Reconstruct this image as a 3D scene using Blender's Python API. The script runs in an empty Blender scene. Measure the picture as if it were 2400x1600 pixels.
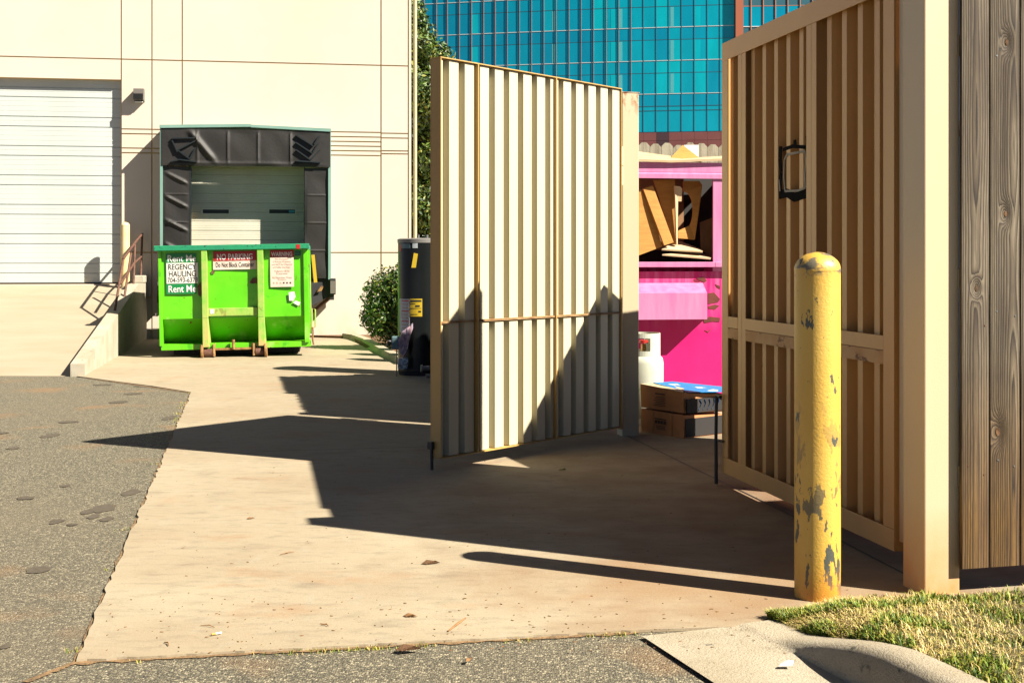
import bpy, bmesh, math, random
import numpy as np
from mathutils import Vector, Matrix, noise
random.seed(7); rng = np.random.default_rng(7)
S = bpy.context.scene; COL = S.collection
R = math.radians

# ------------------------------------------------------------------ camera, sky, sun, exposure
F, CH, CX, HY = 2830.0, 1.45, 1200.0, 607.0
cam = bpy.data.cameras.new('camera'); cam.lens = 36 * F / 2400; cam.sensor_width = 36
cam.shift_y = -(800 - HY) / 2400; cam.clip_end = 3000; cam.clip_start = 0.05
co = bpy.data.objects.new('camera', cam); COL.objects.link(co)
co.location = (0, 0, CH); co.rotation_euler = (R(90), 0, 0); S.camera = co
SUN_EL = R(41.3); SUNH = Vector((0.9007, -0.4345))
W = bpy.data.worlds.new('World'); S.world = W; W.use_nodes = True
wn = W.node_tree.nodes; bg = wn['Background']
sky = wn.new('ShaderNodeTexSky'); sky.sky_type = 'NISHITA'; sky.sun_disc = False
sky.sun_elevation = SUN_EL; sky.sun_rotation = math.atan2(SUNH.x, SUNH.y)
sky.air_density = 0.22; sky.dust_density = 0.1; sky.ozone_density = 0.0
W.node_tree.links.new(sky.outputs[0], bg.inputs[0]); bg.inputs[1].default_value = 0.05
sl = bpy.data.lights.new('sun', 'SUN'); sl.energy = 5.0; sl.angle = R(0.5); sl.color = (1.0, 0.93, 0.80)
so = bpy.data.objects.new('sun', sl); COL.objects.link(so)
dv = Vector((-SUNH.x * math.cos(SUN_EL), -SUNH.y * math.cos(SUN_EL), -math.sin(SUN_EL)))
so.rotation_euler = dv.to_track_quat('-Z', 'Y').to_euler(); so.location = (20, -10, 30)
S.view_settings.view_transform = 'Standard'; S.view_settings.look = 'None'
S.view_settings.gamma = 1.0; S.view_settings.use_curve_mapping = False; S.view_settings.exposure = 1.7

S.cycles.diffuse_bounces = 2

# ------------------------------------------------------------------ measuring helpers (real depths)
def G(x, y, z=0.0):
    Y = F * (CH - z) / (y - HY); return ((x - CX) / F * Y, Y, z)
def A(x, y, Y): return ((x - CX) / F * Y, Y, CH + (HY - y) / F * Y)
def pl(x, y, P, d):
    r = (x - CX) / F; s = (r * P[1] - P[0]) / (d[0] - r * d[1]); Y = P[1] + s * d[1]
    return s, CH + (HY - y) / F * Y

# ------------------------------------------------------------------ materials
MATS = {}; ALB = 0.68
def mk(name, col, col2=None, scale=3.0, rough=0.6, metal=0.0, bump=0.0, bscale=60, spots=(), stretch=(1, 1, 1),
       detail=6, fine=None, spec=0.5, mix=(0.35, 0.65), coat=0.0, disp_obj=True):
    """base colour noise col..col2, then spots: (colour, scale, threshold, softness, stretch, [zlow,zhigh])"""
    kc = lambda c: tuple(v * ALB for v in c) if c else None
    col = kc(col); col2 = kc(col2); spots = [(kc(q[0]),) + tuple(q[1:]) for q in spots]; fine = (kc(fine[0]),) + tuple(fine[1:]) if fine else None
    m = bpy.data.materials.new(name); m.use_nodes = True; n = m.node_tree.nodes; L = m.node_tree.links
    b = n['Principled BSDF']; b.inputs['Roughness'].default_value = rough; b.inputs['Metallic'].default_value = metal
    b.inputs['Specular IOR Level'].default_value = spec; b.inputs['Coat Weight'].default_value = coat
    tc = n.new('ShaderNodeTexCoord')
    def mp(st):
        q = n.new('ShaderNodeMapping'); q.inputs['Scale'].default_value = st; L.new(tc.outputs['Object'], q.inputs[0]); return q.outputs[0]
    def nz(sc, st, det=detail, ro=0.6, w=None):
        q = n.new('ShaderNodeTexNoise'); q.inputs['Scale'].default_value = sc; q.inputs['Detail'].default_value = det
        q.inputs['Roughness'].default_value = ro; L.new(mp(st), q.inputs['Vector']); return q.outputs['Fac']
    def rmp(f, lo, hi):
        q = n.new('ShaderNodeMapRange'); q.inputs[1].default_value = lo; q.inputs[2].default_value = hi
        L.new(f, q.inputs[0]); return q.outputs[0]
    def mixc(f, a, c):
        q = n.new('ShaderNodeMix'); q.data_type = 'RGBA'; L.new(f, q.inputs[0])
        for i, v in ((6, a), (7, c)):
            if isinstance(v, tuple): q.inputs[i].default_value = (*v, 1)
            else: L.new(v, q.inputs[i])
        return q.outputs[2]
    cur = col
    if col2: cur = mixc(rmp(nz(scale, stretch), mix[0], mix[1]), col, col2)
    if fine:
        cur = mixc(rmp(nz(fine[1], (1, 1, 1), 3, 0.7), fine[2], fine[3]), cur, fine[0])
    for sp in spots:
        c, sc, th, soft, st = sp[:5]
        f = rmp(nz(sc, st, 8, 0.62), th, th + soft)
        if len(sp) > 5:
            sep = n.new('ShaderNodeSeparateXYZ'); L.new(tc.outputs['Object'], sep.inputs[0])
            g = rmp(sep.outputs[2], sp[5], sp[6]); q = n.new('ShaderNodeMath'); q.operation = 'MULTIPLY'
            L.new(f, q.inputs[0]); L.new(g, q.inputs[1]); f = q.outputs[0]
        cur = mixc(f, cur, c)
    if isinstance(cur, tuple): b.inputs['Base Color'].default_value = (*cur, 1)
    else: L.new(cur, b.inputs['Base Color'])
    if bump:
        q = n.new('ShaderNodeBump'); q.inputs['Strength'].default_value = bump; q.inputs['Distance'].default_value = 0.01
        L.new(nz(bscale, (1, 1, 1), 5, 0.65), q.inputs['Height']); L.new(q.outputs[0], b.inputs['Normal'])
    MATS[name] = m; return m

CREAM = (0.80, 0.685, 0.50)
RUST = (0.16, 0.045, 0.012)
mk('wall', (.72, .635, .54), (.73, .605, .475), 0.35, 0.9, bump=0.15, bscale=90, spots=[((0.72, 0.45, 0.18), 2.2, 0.5, 0.3, (1, 1, .6), 0.55, -0.15)])
mk('wall_groove', (.85, .55, .18), None, rough=0.95)
mk('garage', (0.640, 0.672, 0.640), (0.576, 0.616, 0.576), 1.2, 0.5, stretch=(1, 1, .2))
mk('dockdoor', (.72, .69, .56), (.62, .59, .46), 1.5, 0.55, spots=[((0.05, 0.05, 0.03), 60, 0.72, 0.03, (1, 1, 1))])
mk('downpipe', (0.64, 0.52, 0.33), (0.60, 0.46, 0.26), 4, 0.5)
mk('tape', (.012, .012, .012), None, rough=0.95, spec=0.05)
mk('black', (0.015, 0.015, 0.015), None, rough=0.6)
mk('fabric', (.008, .006, .005), (.016, .012, .009), 2.0, 0.62, bump=0.25, bscale=20, stretch=(1, 1, 1))
mk('fabric_dark', (0.004, 0.010, 0.012), None, rough=0.5)
mk('teal', (.20, .36, .30), (.24, .40, .34), 3, 0.45)
mk('lampgrey', (0.16, 0.14, 0.12), None, rough=0.5)
mk('conc_slab', (.43, .36, .24), (.365, .285, .178), 0.55, 0.88, bump=0.22, bscale=70, stretch=(1, 1.6, 1),
   fine=((0.36, 0.29, 0.21), 95, 0.56, 0.80),
   spots=[((0.36, 0.18, 0.07), 1.3, 0.57, 0.25, (1.0, 1.9, 1)), ((0.26, 0.20, 0.13), 7, 0.50, 0.35, (1, 2.5, 1)), ((0.12, 0.10, 0.07), 38, 0.63, 0.10, (1, 2, 1)), ((0.20, 0.15, 0.10), 2.6, 0.56, 0.35, (1, 2.2, 1)), ((0.15, 0.08, 0.04), 11, 0.66, 0.12, (1, 1, 1)), ((0.16, 0.12, 0.08), 6.5, 0.72, 0.05, (1, 1, 1)), ((0.42, 0.36, 0.265), 3.4, 0.58, 0.3, (3, 1, 1)),
          ((0.14, 0.10, 0.06), 45, 0.76, 0.03, (1, 1, 1))])
mk('conc_ramp', (.43, .36, .25), (.39, .31, .20), 0.8, 0.88, bump=0.2, bscale=60, stretch=(1, 3, 1), fine=((0.44, 0.34, 0.23), 90, .56, .8))
mk('conc_kerb', (0.50, 0.43, 0.31), (0.40, 0.33, 0.22), 3.5, 0.9, bump=0.7, bscale=110, fine=((0.20, 0.16, 0.11), 60, .56, .85),
   spots=[((0.13, 0.12, 0.09), 14, .62, .08, (1, 1, 1)), ((0.42, .37, .28), 8, .62, .15, (1, 1, 1))])
mk('conc_pale', (0.495, 0.450, 0.352), (0.413, 0.345, 0.240), 2.5, 0.9, bump=0.4, bscale=50, spots=[((0.16, 0.15, 0.11), 5, 0.60, 0.12, (3, 3, .5))])
mk('soil', (0.10, 0.05, 0.02), (0.20, 0.09, 0.03), 6, 0.95, bump=1.0, bscale=40)
mk('dirt_edge', (.36, .21, .09), (.16, .10, .045), 22, 0.95, bump=1.0, bscale=80)
mk('lawn', (0.17, 0.13, 0.05), (0.08, 0.09, 0.025), 9, 0.95, bump=1.0, bscale=60)
mk('beige', (.78, .43, .15), (.66, .345, .115), 1.2, 0.42, bump=0.10, bscale=140, stretch=(1, 1, .3),
   spots=[(RUST, 7, 0.735, 0.02, (1, 1, .6)), ((0.10, 0.07, 0.045), 34, 0.775, 0.02, (1, 1, 1))])
mk('gate_gold', (.60, .37, .10), (.52, .30, .08), 1.5, 0.5, stretch=(1, 1, .2), bump=0.08, bscale=120, spots=[(RUST, 9, 0.70, 0.02, (1, 1, .6))])
mk('beige_inside', (.68, .62, .43), (.65, .57, .37), 1.5, 0.5, stretch=(1, 1, .2), bump=0.06, bscale=120, spots=[(RUST, 9, 0.77, 0.02, (1, 1, .6))])
mk('beige_rust', (.70, .43, .18), (.55, .25, .07), 3.5, 0.6, bump=0.2, bscale=100, spots=[(RUST, 6, 0.56, 0.06, (1, 1, 2.5))])
mk('rustbar', (0.30, 0.14, 0.05), (0.55, 0.35, 0.15), 9, 0.75, bump=0.3, bscale=80)
mk('post', (.72, .57, .37), (.70, .53, .31), 1.3, 0.45, stretch=(1, 1, .2), bump=0.08, bscale=120,
   spots=[((0.74, 0.27, 0.03), 3.0, 0.25, 0.35, (1, 1, .6), 0.40, -0.02), (RUST, 26, 0.72, 0.03, (1, 1, 1), 0.9, 0.0), (RUST, 12, 0.79, 0.02, (1, 1, .5))])
mk('postcream', (0.640, 0.528, 0.344), (0.640, 0.512, 0.320), 1.3, 0.5, stretch=(1, 1, .2), spots=[((0.35, 0.10, 0.01), 14, 0.5, 0.06, (1, 1, .5), 2.60, 2.78)])
mk('yellow', (.80, .51, .10), (.76, .42, .05), 2.4, 0.42, bump=0.25, bscale=90, stretch=(1, 1, .5),
   spots=[((0.70, 0.24, 0.02), 4, 0.35, 0.4, (1, 1, 1), 0.22, 0.0), ((0.09, 0.095, 0.075), 12, 0.565, 0.010, (1, 1, .38), 0.95, 0.30), ((0.09, 0.095, 0.075), 16, 0.625, 0.012, (1, 1, .5)), ((0.09, 0.095, 0.075), 45, 0.665, 0.012, (1, 1, .8)),
          ((0.72, 0.26, 0.03), 4, 0.35, 0.4, (1, 1, 1), 0.16, 0.0), ((0.20, 0.17, 0.11), 9, 0.50, 0.04, (1, 1, 1.5), 1.375, 1.40)])
mk('yellow_far', (0.80, 0.58, 0.22), (0.78, 0.66, 0.40), 3, 0.6)
mk('railrust', (.085, .026, .016), (.17, .075, .04), 12, 0.75, bump=0.3)
mk('green', (.10, .56, .002), (.16, .64, .01), 1.6, 0.38, bump=0.15, bscale=12, detail=3,
   spots=[((0.42, 0.72, 0.16), 3.0, 0.60, 0.18, (1, 1, .5)), ((0.03, 0.30, 0.01), 4.3, 0.60, 0.14, (1, 1, .7)), ((0.50, 0.62, 0.30), 30, 0.70, 0.03, (1, 1, .25)), (RUST, 6.0, 0.65, 0.02, (1, 1, .8)), (RUST, 22, 0.70, 0.02, (1, 1, .35)), ((0.30, 0.16, 0.02), 5, .55, .15, (1, 1, .4), 0.35, 0.12)])
mk('green_post', (0.187, 0.527, 0.043), (0.425, 0.527, 0.119), 5, 0.5, bump=0.25, bscale=25,
   spots=[(RUST, 9, 0.60, 0.02, (1, 1, .5), 0.95, 0.3), ((0.62, 0.42, 0.16), 6, 0.46, 0.1, (1, 1, .5), 0.7, 0.2), (RUST, 17, 0.70, 0.02, (1, 1, .4))])
mk('green_rim', (0.01, 0.30, 0.12), (0.01, 0.24, 0.12), 5, 0.5, bump=0.3, bscale=30, spots=[((0.01, 0.07, 0.07), 18, 0.60, 0.03, (1, 1, 1)), (RUST, 14, .70, .03, (1, 1, 1))])
mk('rustyellow', (0.45, 0.26, 0.07), (0.20, 0.08, 0.03), 14, 0.8, bump=0.5)
mk('sticker_green', (0.0, 0.22, 0.05), None, rough=0.5)
mk('sticker_white', (0.80, 0.80, 0.74), (0.76, 0.70, 0.62), 12, 0.5)
mk('sticker_pink', (0.72, 0.55, 0.44), (0.78, 0.66, 0.56), 9, 0.6)
mk('sticker_red', (0.48, 0.01, 0.012), (0.36, 0.01, 0.01), 9, 0.5)
mk('ink', (0.02, 0.025, 0.02), None, rough=0.6)
mk('ink_faded', (0.50, 0.36, 0.28), None, rough=0.6)
mk('ink_white', (0.80, 0.80, 0.78), None, rough=0.6)
mk('magenta', (0.656, 0.000, 0.152), (0.624, 0.008, 0.192), 2, 0.42, bump=0.12, bscale=10,
   spots=[((0.80, 0.24, 0.42), 3.5, 0.42, 0.25, (3, 3, .25), 0.75, 1.35), ((0.13, 0.02, 0.01), 3.2, 0.66, 0.02, (1, 1, 2.2), 0.9, 1.3)])
mk('pink', (.64, .17, .38), (.68, .26, .46), 4, 0.45, stretch=(3, 3, .4), spots=[(RUST, 12, 0.75, 0.02, (1, 1, 2))])
mk('cardboard', (.54, .265, .05), (.46, .205, .035), 5, 0.85, bump=0.15, bscale=50, stretch=(1, 1, 8))
mk('cardboard_pale', (0.663, 0.510, 0.306), (0.595, 0.425, 0.230), 5, 0.85)
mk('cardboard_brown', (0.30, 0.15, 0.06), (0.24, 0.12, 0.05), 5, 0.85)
mk('boxcard', (.62, .28, .11), (.54, .23, .08), 6, 0.85, bump=0.1, bscale=60)
mk('white', (0.80, 0.79, 0.74), None, rough=0.5)
mk('blueprint', (0.0, 0.20, 0.50), (0.0, 0.24, 0.55), 6, 0.5)
mk('rust_dark', (.10, .014, .006), (.16, .03, .008), 9, 0.8)
mk('linework', (.0, .03, .10), None, rough=.7)
mk('box_shade', (.018, .014, .012), None, rough=0.8)  # shade colour for the dumpster interior and the boxes' right faces
mk('boxink', (0.10, 0.05, 0.03), None, rough=0.8)
mk('tankwhite', (0.629, 0.629, 0.544), (0.544, 0.561, 0.425), 7, 0.5, spots=[((0.16, 0.42, 0.05), 16, 0.60, 0.06, (1, 1, .8), 0.5, 0.2)])
mk('brass', (0.55, 0.30, 0.08), None, rough=0.35, metal=0.8)
mk('red', (0.55, 0.02, 0.01), None, rough=0.5)
mk('heater', (.008, .010, .010), (.012, .014, .014), 2, 0.30, spec=0.25)
mk('heater_cap', (0.22, 0.21, 0.19), None, rough=0.45)
mk('label_yellow', (0.62, 0.42, 0.01), None, rough=0.6)
mk('label_white', (0.62, 0.66, 0.68), (0.42, 0.46, 0.48), 30, 0.6, stretch=(1, 1, 3))
mk('label_blue', (0.13, 0.22, 0.24), None, rough=0.6)
mk('bag', (0.52, 0.34, 0.36), (0.25, 0.22, 0.32), 14, 0.22, bump=0.6, bscale=14)
mk('foil', (0.55, 0.55, 0.52), (0.15, 0.28, 0.36), 40, 0.25, metal=0.7, bump=1, bscale=60)
mk('cyan', (0.02, 0.35, 0.42), None, rough=0.5)
mk('steel', (0.30, 0.31, 0.30), (0.2, 0.2, 0.2), 8, 0.4, metal=0.6)
mk('blackrod', (0.02, 0.02, 0.022), None, rough=0.55)
mk('bluemetal', (0.01, 0.06, 0.16), (0.01, 0.05, 0.12), 3, 0.5)
mk('bark', (0.12, 0.085, 0.055), None, rough=0.9, bump=0.8, bscale=20)
for i, c in enumerate([(0.05, 0.11, 0.008), (0.10, 0.16, 0.008), (0.018, 0.05, 0.006), (0.22, 0.22, 0.015)]): mk('leaf%d' % i, c, None, rough=0.5)
for i, c in enumerate([(0.15, 0.25, 0.012), (0.32, 0.34, 0.03), (0.55, 0.40, 0.11), (0.72, 0.55, 0.24), (0.06, 0.12, 0.008)]): mk('grass%d' % i, c, None, rough=0.6)
mk('deadleaf', (0.20, 0.09, 0.03), (0.35, 0.18, 0.06), 30, 0.8)
mk('picket', (0.336, 0.304, 0.216), (0.192, 0.160, 0.104), 5, 0.9, stretch=(3, 3, .25), bump=0.5, bscale=30, mix=(.4, .6))
for i, c in enumerate([(0.0, 0.32, 0.50), (0.0, 0.37, 0.54), (0.0, 0.43, 0.57), (0.0, 0.54, 0.64)]):
    mk('glass%d' % i, c, tuple(v * 0.85 for v in c), 0.6, 0.12, spec=0.6, stretch=(1, 1, .3))
mk('glass_lit', (0.12, 0.50, 0.54), None, rough=0.2)
mk('mullion', (.02, .13, .18), None, rough=0.5)
mk('fin', (0.50, 0.22, 0.12), None, rough=0.5)
mk('sill', (0.70, 0.78, 0.76), None, rough=0.5)
mk('terracotta', (0.38, 0.10, 0.04), None, rough=0.8)
mk('maroon', (0.20, 0.055, 0.05), (0.23, 0.065, 0.06), 0.5, 0.8)
mk('maroon_dark', (0.06, 0.02, 0.03), None, rough=0.8)
mk('cig', (0.75, 0.73, 0.68), None, rough=0.8)
mk('cigf', (0.60, 0.33, 0.06), None, rough=0.8)

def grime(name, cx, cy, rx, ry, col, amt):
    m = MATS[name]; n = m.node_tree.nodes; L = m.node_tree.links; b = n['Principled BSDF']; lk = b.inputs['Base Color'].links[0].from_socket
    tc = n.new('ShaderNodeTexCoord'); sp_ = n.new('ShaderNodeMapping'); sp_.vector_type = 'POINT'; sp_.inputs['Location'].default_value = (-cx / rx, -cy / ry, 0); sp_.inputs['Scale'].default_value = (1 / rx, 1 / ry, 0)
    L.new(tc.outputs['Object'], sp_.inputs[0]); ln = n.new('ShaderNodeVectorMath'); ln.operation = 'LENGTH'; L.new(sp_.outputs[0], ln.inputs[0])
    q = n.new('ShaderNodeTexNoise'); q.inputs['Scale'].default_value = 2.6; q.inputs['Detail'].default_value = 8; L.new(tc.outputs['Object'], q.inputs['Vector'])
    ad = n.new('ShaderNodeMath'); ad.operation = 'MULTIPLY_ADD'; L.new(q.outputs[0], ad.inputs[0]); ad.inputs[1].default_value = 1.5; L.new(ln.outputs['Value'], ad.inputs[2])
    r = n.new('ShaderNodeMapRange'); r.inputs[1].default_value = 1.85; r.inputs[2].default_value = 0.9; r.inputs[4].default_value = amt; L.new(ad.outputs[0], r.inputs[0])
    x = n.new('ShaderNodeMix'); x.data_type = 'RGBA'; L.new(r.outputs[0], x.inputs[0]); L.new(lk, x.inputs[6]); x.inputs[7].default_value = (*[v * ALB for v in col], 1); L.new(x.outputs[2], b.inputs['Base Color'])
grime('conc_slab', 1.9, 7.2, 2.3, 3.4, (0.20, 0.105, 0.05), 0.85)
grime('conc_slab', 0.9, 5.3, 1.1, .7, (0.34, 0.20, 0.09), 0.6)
# asphalt: aggregate from voronoi
m = bpy.data.materials.new('asphalt'); m.use_nodes = True; n = m.node_tree.nodes; L = m.node_tree.links; b = n['Principled BSDF']
tc = n.new('ShaderNodeTexCoord'); vo = n.new('ShaderNodeTexVoronoi'); vo.inputs['Scale'].default_value = 130; L.new(tc.outputs['Object'], vo.inputs['Vector'])
cr = n.new('ShaderNodeValToRGB'); e = cr.color_ramp.elements; e[0].position = 0.0; e[0].color = (0.042, 0.037, 0.025, 1); e[1].position = 1.0; e[1].color = (0.34, 0.29, 0.19, 1)
x1 = e.new(0.55); x1.color = (0.092, 0.080, 0.050, 1); x2 = e.new(0.82); x2.color = (0.165, 0.142, 0.092, 1)
sp = n.new('ShaderNodeSeparateColor'); L.new(vo.outputs['Color'], sp.inputs[0]); L.new(sp.outputs[0], cr.inputs[0])
def nzz(sc, det=6):
    q = n.new('ShaderNodeTexNoise'); q.inputs['Scale'].default_value = sc; q.inputs['Detail'].default_value = det; L.new(tc.outputs['Object'], q.inputs['Vector']); return q
def stage(cur, q, lo, hi, col, fac=1.0):
    r = n.new('ShaderNodeMapRange'); r.inputs[1].default_value = lo; r.inputs[2].default_value = hi; r.inputs[4].default_value = fac; L.new(q.outputs[0], r.inputs[0])
    x = n.new('ShaderNodeMix'); x.data_type = 'RGBA'; L.new(r.outputs[0], x.inputs[0]); L.new(cur, x.inputs[6]); x.inputs[7].default_value = (*col, 1); return x.outputs[2]
cur = cr.outputs[0]
cur = stage(cur, nzz(0.55), 0.46, 0.72, (0.14, 0.11, 0.068), 0.5)
cur = stage(cur, nzz(1.3), 0.58, 0.75, (0.22, 0.115, 0.045), 0.7)
cur = stage(cur, nzz(240, 2), 0.62, 0.70, (0.05, 0.045, 0.035), 0.8)
L.new(cur, b.inputs['Base Color']); b.inputs['Roughness'].default_value = 0.85
bp = n.new('ShaderNodeBump'); bp.inputs['Strength'].default_value = 0.9; bp.inputs['Distance'].default_value = 0.006
L.new(vo.outputs['Distance'], bp.inputs['Height']); bp.invert = True; L.new(bp.outputs[0], b.inputs['Normal']); MATS['asphalt'] = m
mk('stain', (.078, .060, .039), (.115, .092, .062), 40, 0.8)

# weathered board material: grain comes from an attribute computed per vertex
def wood_mat():
    m = bpy.data.materials.new('weathered_wood'); m.use_nodes = True; n = m.node_tree.nodes; L = m.node_tree.links; b = n['Principled BSDF']
    at = n.new('ShaderNodeAttribute'); at.attribute_name = 'grain'
    tc = n.new('ShaderNodeTexCoord')
    q = n.new('ShaderNodeTexNoise'); q.inputs['Scale'].default_value = 1.0; mp = n.new('ShaderNodeMapping'); mp.inputs['Scale'].default_value = (90, 90, 2.5)
    L.new(tc.outputs['Object'], mp.inputs[0]); L.new(mp.outputs[0], q.inputs['Vector']); q.inputs['Detail'].default_value = 6
    mul = n.new('ShaderNodeMath'); mul.operation = 'MULTIPLY_ADD'; L.new(q.outputs[0], mul.inputs[0]); mul.inputs[1].default_value = 0.9; L.new(at.outputs['Fac'], mul.inputs[2])
    fr = n.new('ShaderNodeMath'); fr.operation = 'FRACT'; L.new(mul.outputs[0], fr.inputs[0])
    cr = n.new('ShaderNodeValToRGB'); e = cr.color_ramp.elements
    e[0].position = 0; e[0].color = (0.22, 0.178, 0.12, 1); e[1].position = 1; e[1].color = (0.20, 0.165, 0.105, 1)
    for p, c in ((0.30, (0.15, 0.115, 0.072, 1)), (0.66, (0.075, 0.052, 0.030, 1)), (0.86, (0.018, 0.011, 0.007, 1)), (0.96, (0.14, 0.11, 0.07, 1))):
        k = e.new(p); k.color = c
    L.new(fr.outputs[0], cr.inputs[0])
    big = n.new('ShaderNodeTexNoise'); mp2 = n.new('ShaderNodeMapping'); mp2.inputs['Scale'].default_value = (9, 9, 1.2); L.new(tc.outputs['Object'], mp2.inputs[0]); L.new(mp2.outputs[0], big.inputs['Vector']); big.inputs['Scale'].default_value = 1
    r = n.new('ShaderNodeMapRange'); r.inputs[1].default_value = 0.44; r.inputs[2].default_value = 0.64; L.new(big.outputs[0], r.inputs[0])
    x = n.new('ShaderNodeMix'); x.data_type = 'RGBA'; x.blend_type = 'MULTIPLY'; L.new(r.outputs[0], x.inputs[0]); L.new(cr.outputs[0], x.inputs[6]); x.inputs[7].default_value = (0.52, 0.46, 0.40, 1)
    sep = n.new('ShaderNodeSeparateXYZ'); L.new(tc.outputs['Object'], sep.inputs[0])
    r2 = n.new('ShaderNodeMapRange'); r2.inputs[1].default_value = 0.95; r2.inputs[2].default_value = 0.2; L.new(sep.outputs[2], r2.inputs[0])
    x2 = n.new('ShaderNodeMix'); x2.data_type = 'RGBA'; x2.blend_type = 'MULTIPLY'; L.new(r2.outputs[0], x2.inputs[0]); L.new(x.outputs[2], x2.inputs[6]); x2.inputs[7].default_value = (1.0, 0.66, 0.20, 1)
    fn = n.new('ShaderNodeTexNoise'); mp3 = n.new('ShaderNodeMapping'); mp3.inputs['Scale'].default_value = (400, 400, 14); L.new(tc.outputs['Object'], mp3.inputs[0]); L.new(mp3.outputs[0], fn.inputs['Vector']); fn.inputs['Scale'].default_value = 1; fn.inputs['Detail'].default_value = 3
    r3 = n.new('ShaderNodeMapRange'); r3.inputs[1].default_value = 0.3; r3.inputs[2].default_value = 0.75; r3.inputs[3].default_value = 0.5; r3.inputs[4].default_value = 1.05; L.new(fn.outputs[0], r3.inputs[0])
    x3 = n.new('ShaderNodeVectorMath'); x3.operation = 'SCALE'; L.new(x2.outputs[2], x3.inputs[0]); L.new(r3.outputs[0], x3.inputs['Scale'])
    L.new(x3.outputs[0], b.inputs['Base Color']); b.inputs['Roughness'].default_value = 0.85
    bp = n.new('ShaderNodeBump'); bp.inputs['Strength'].default_value = 0.6; bp.inputs['Distance'].default_value = 0.004; L.new(fr.outputs[0], bp.inputs['Height']); bp.invert = True
    L.new(bp.outputs[0], b.inputs['Normal']); MATS['wood'] = m
wood_mat()

# ------------------------------------------------------------------ mesh builder
class MB:
    def __init__(s): s.v = []; s.f = []; s.mi = []; s.cm = 0
    def add(s, vs, fs):
        o = len(s.v); s.v += [tuple(p) for p in vs]; s.f += [tuple(i + o for i in f) for f in fs]; s.mi += [s.cm] * len(fs); return s
    def box(s, x0, x1, y0, y1, z0, z1):
        return s.add([(x0, y0, z0), (x1, y0, z0), (x1, y1, z0), (x0, y1, z0), (x0, y0, z1), (x1, y0, z1), (x1, y1, z1), (x0, y1, z1)],
                     [(0, 3, 2, 1), (4, 5, 6, 7), (0, 1, 5, 4), (1, 2, 6, 5), (2, 3, 7, 6), (3, 0, 4, 7)])
    def hexa(s, p): return s.add(p, [(0, 3, 2, 1), (4, 5, 6, 7), (0, 1, 5, 4), (1, 2, 6, 5), (2, 3, 7, 6), (3, 0, 4, 7)])
    def beam(s, a, b_, w, h=None, up=(0, 0, 1)):
        a = Vector(a); b_ = Vector(b_); h = h or w; d = (b_ - a).normalized(); u = Vector(up)
        if abs(d.dot(u)) > 0.98: u = Vector((0, 1, 0))
        x = d.cross(u).normalized() * w / 2; y = x.normalized().cross(d) * h / 2
        return s.hexa([a - x - y, a + x - y, a + x + y, a - x + y, b_ - x - y, b_ + x - y, b_ + x + y, b_ - x + y])
    def tube(s, pts, r, n=10, cap=True):
        pts = [Vector(p) for p in pts]; rs = r if isinstance(r, (list, tuple)) else [r] * len(pts); o = len(s.v); vs = []; fs = []
        for i, p in enumerate(pts):
            d = (pts[min(i + 1, len(pts) - 1)] - pts[max(i - 1, 0)]).normalized(); u = Vector((0, 0, 1)) if abs(d.z) < 0.9 else Vector((1, 0, 0))
            x = d.cross(u).normalized(); y = x.cross(d)
            for k in range(n): a = 2 * math.pi * k / n; vs.append(p + (x * math.cos(a) + y * math.sin(a)) * rs[i])
        for i in range(len(pts) - 1):
            for k in range(n): k2 = (k + 1) % n; fs.append((i * n + k, i * n + k2, (i + 1) * n + k2, (i + 1) * n + k))
        if cap: fs.append(tuple(range(n - 1, -1, -1))); fs.append(tuple(range((len(pts) - 1) * n, len(pts) * n)))
        return s.add(vs, fs)
    def lathe(s, prof, n=32, c=(0, 0)):
        vs = []; fs = []
        for r, z in prof:
            for k in range(n): a = 2 * math.pi * k / n; vs.append((c[0] + r * math.cos(a), c[1] + r * math.sin(a), z))
        for i in range(len(prof) - 1):
            for k in range(n): k2 = (k + 1) % n; fs.append((i * n + k, i * n + k2, (i + 1) * n + k2, (i + 1) * n + k))
        fs.append(tuple(range(n - 1, -1, -1))); fs.append(tuple(range((len(prof) - 1) * n, len(prof) * n)))
        return s.add(vs, fs)
    def slab(s, pts, t=0.006, dirv=None):
        pts = [Vector(p) for p in pts]
        nrm = Vector(dirv) if dirv else sum(((pts[i] - pts[0]).cross(pts[i + 1] - pts[0]) for i in range(1, len(pts) - 1)), Vector()).normalized()
        q = [p + nrm * t for p in pts]; k = len(pts)
        return s.add(pts + q, [tuple(range(k - 1, -1, -1)), tuple(range(k, 2 * k))] + [(i, (i + 1) % k, (i + 1) % k + k, i + k) for i in range(k)])
    def build(s, name, mats, parent=None, smooth=False, bevel=0, loc=None, rotz=0):
        me = bpy.data.meshes.new(name); me.from_pydata(s.v, [], s.f); me.update()
        for mm in (mats if isinstance(mats, (list, tuple)) else [mats]): me.materials.append(MATS[mm])
        if isinstance(mats, (list, tuple)): me.polygons.foreach_set('material_index', s.mi)
        bm = bmesh.new(); bm.from_mesh(me); bmesh.ops.recalc_face_normals(bm, faces=bm.faces); bm.to_mesh(me); bm.free()
        if smooth:
            for p in me.polygons: p.use_smooth = True
            me.set_sharp_from_angle(angle=R(38))
        o = bpy.data.objects.new(name, me); COL.objects.link(o)
        if parent: o.parent = parent
        if loc: o.location = loc
        if rotz: o.rotation_euler = (0, 0, rotz)
        if bevel:
            bv = o.modifiers.new('bevel', 'BEVEL'); bv.width = bevel; bv.segments = 2; bv.limit_method = 'ANGLE'
        return o
def tag(o, label=None, cat=None, group=None, kind=None):
    if label: o['label'] = label
    if cat: o['category'] = cat
    if group: o['group'] = group
    if kind: o['kind'] = kind
    return o
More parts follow.
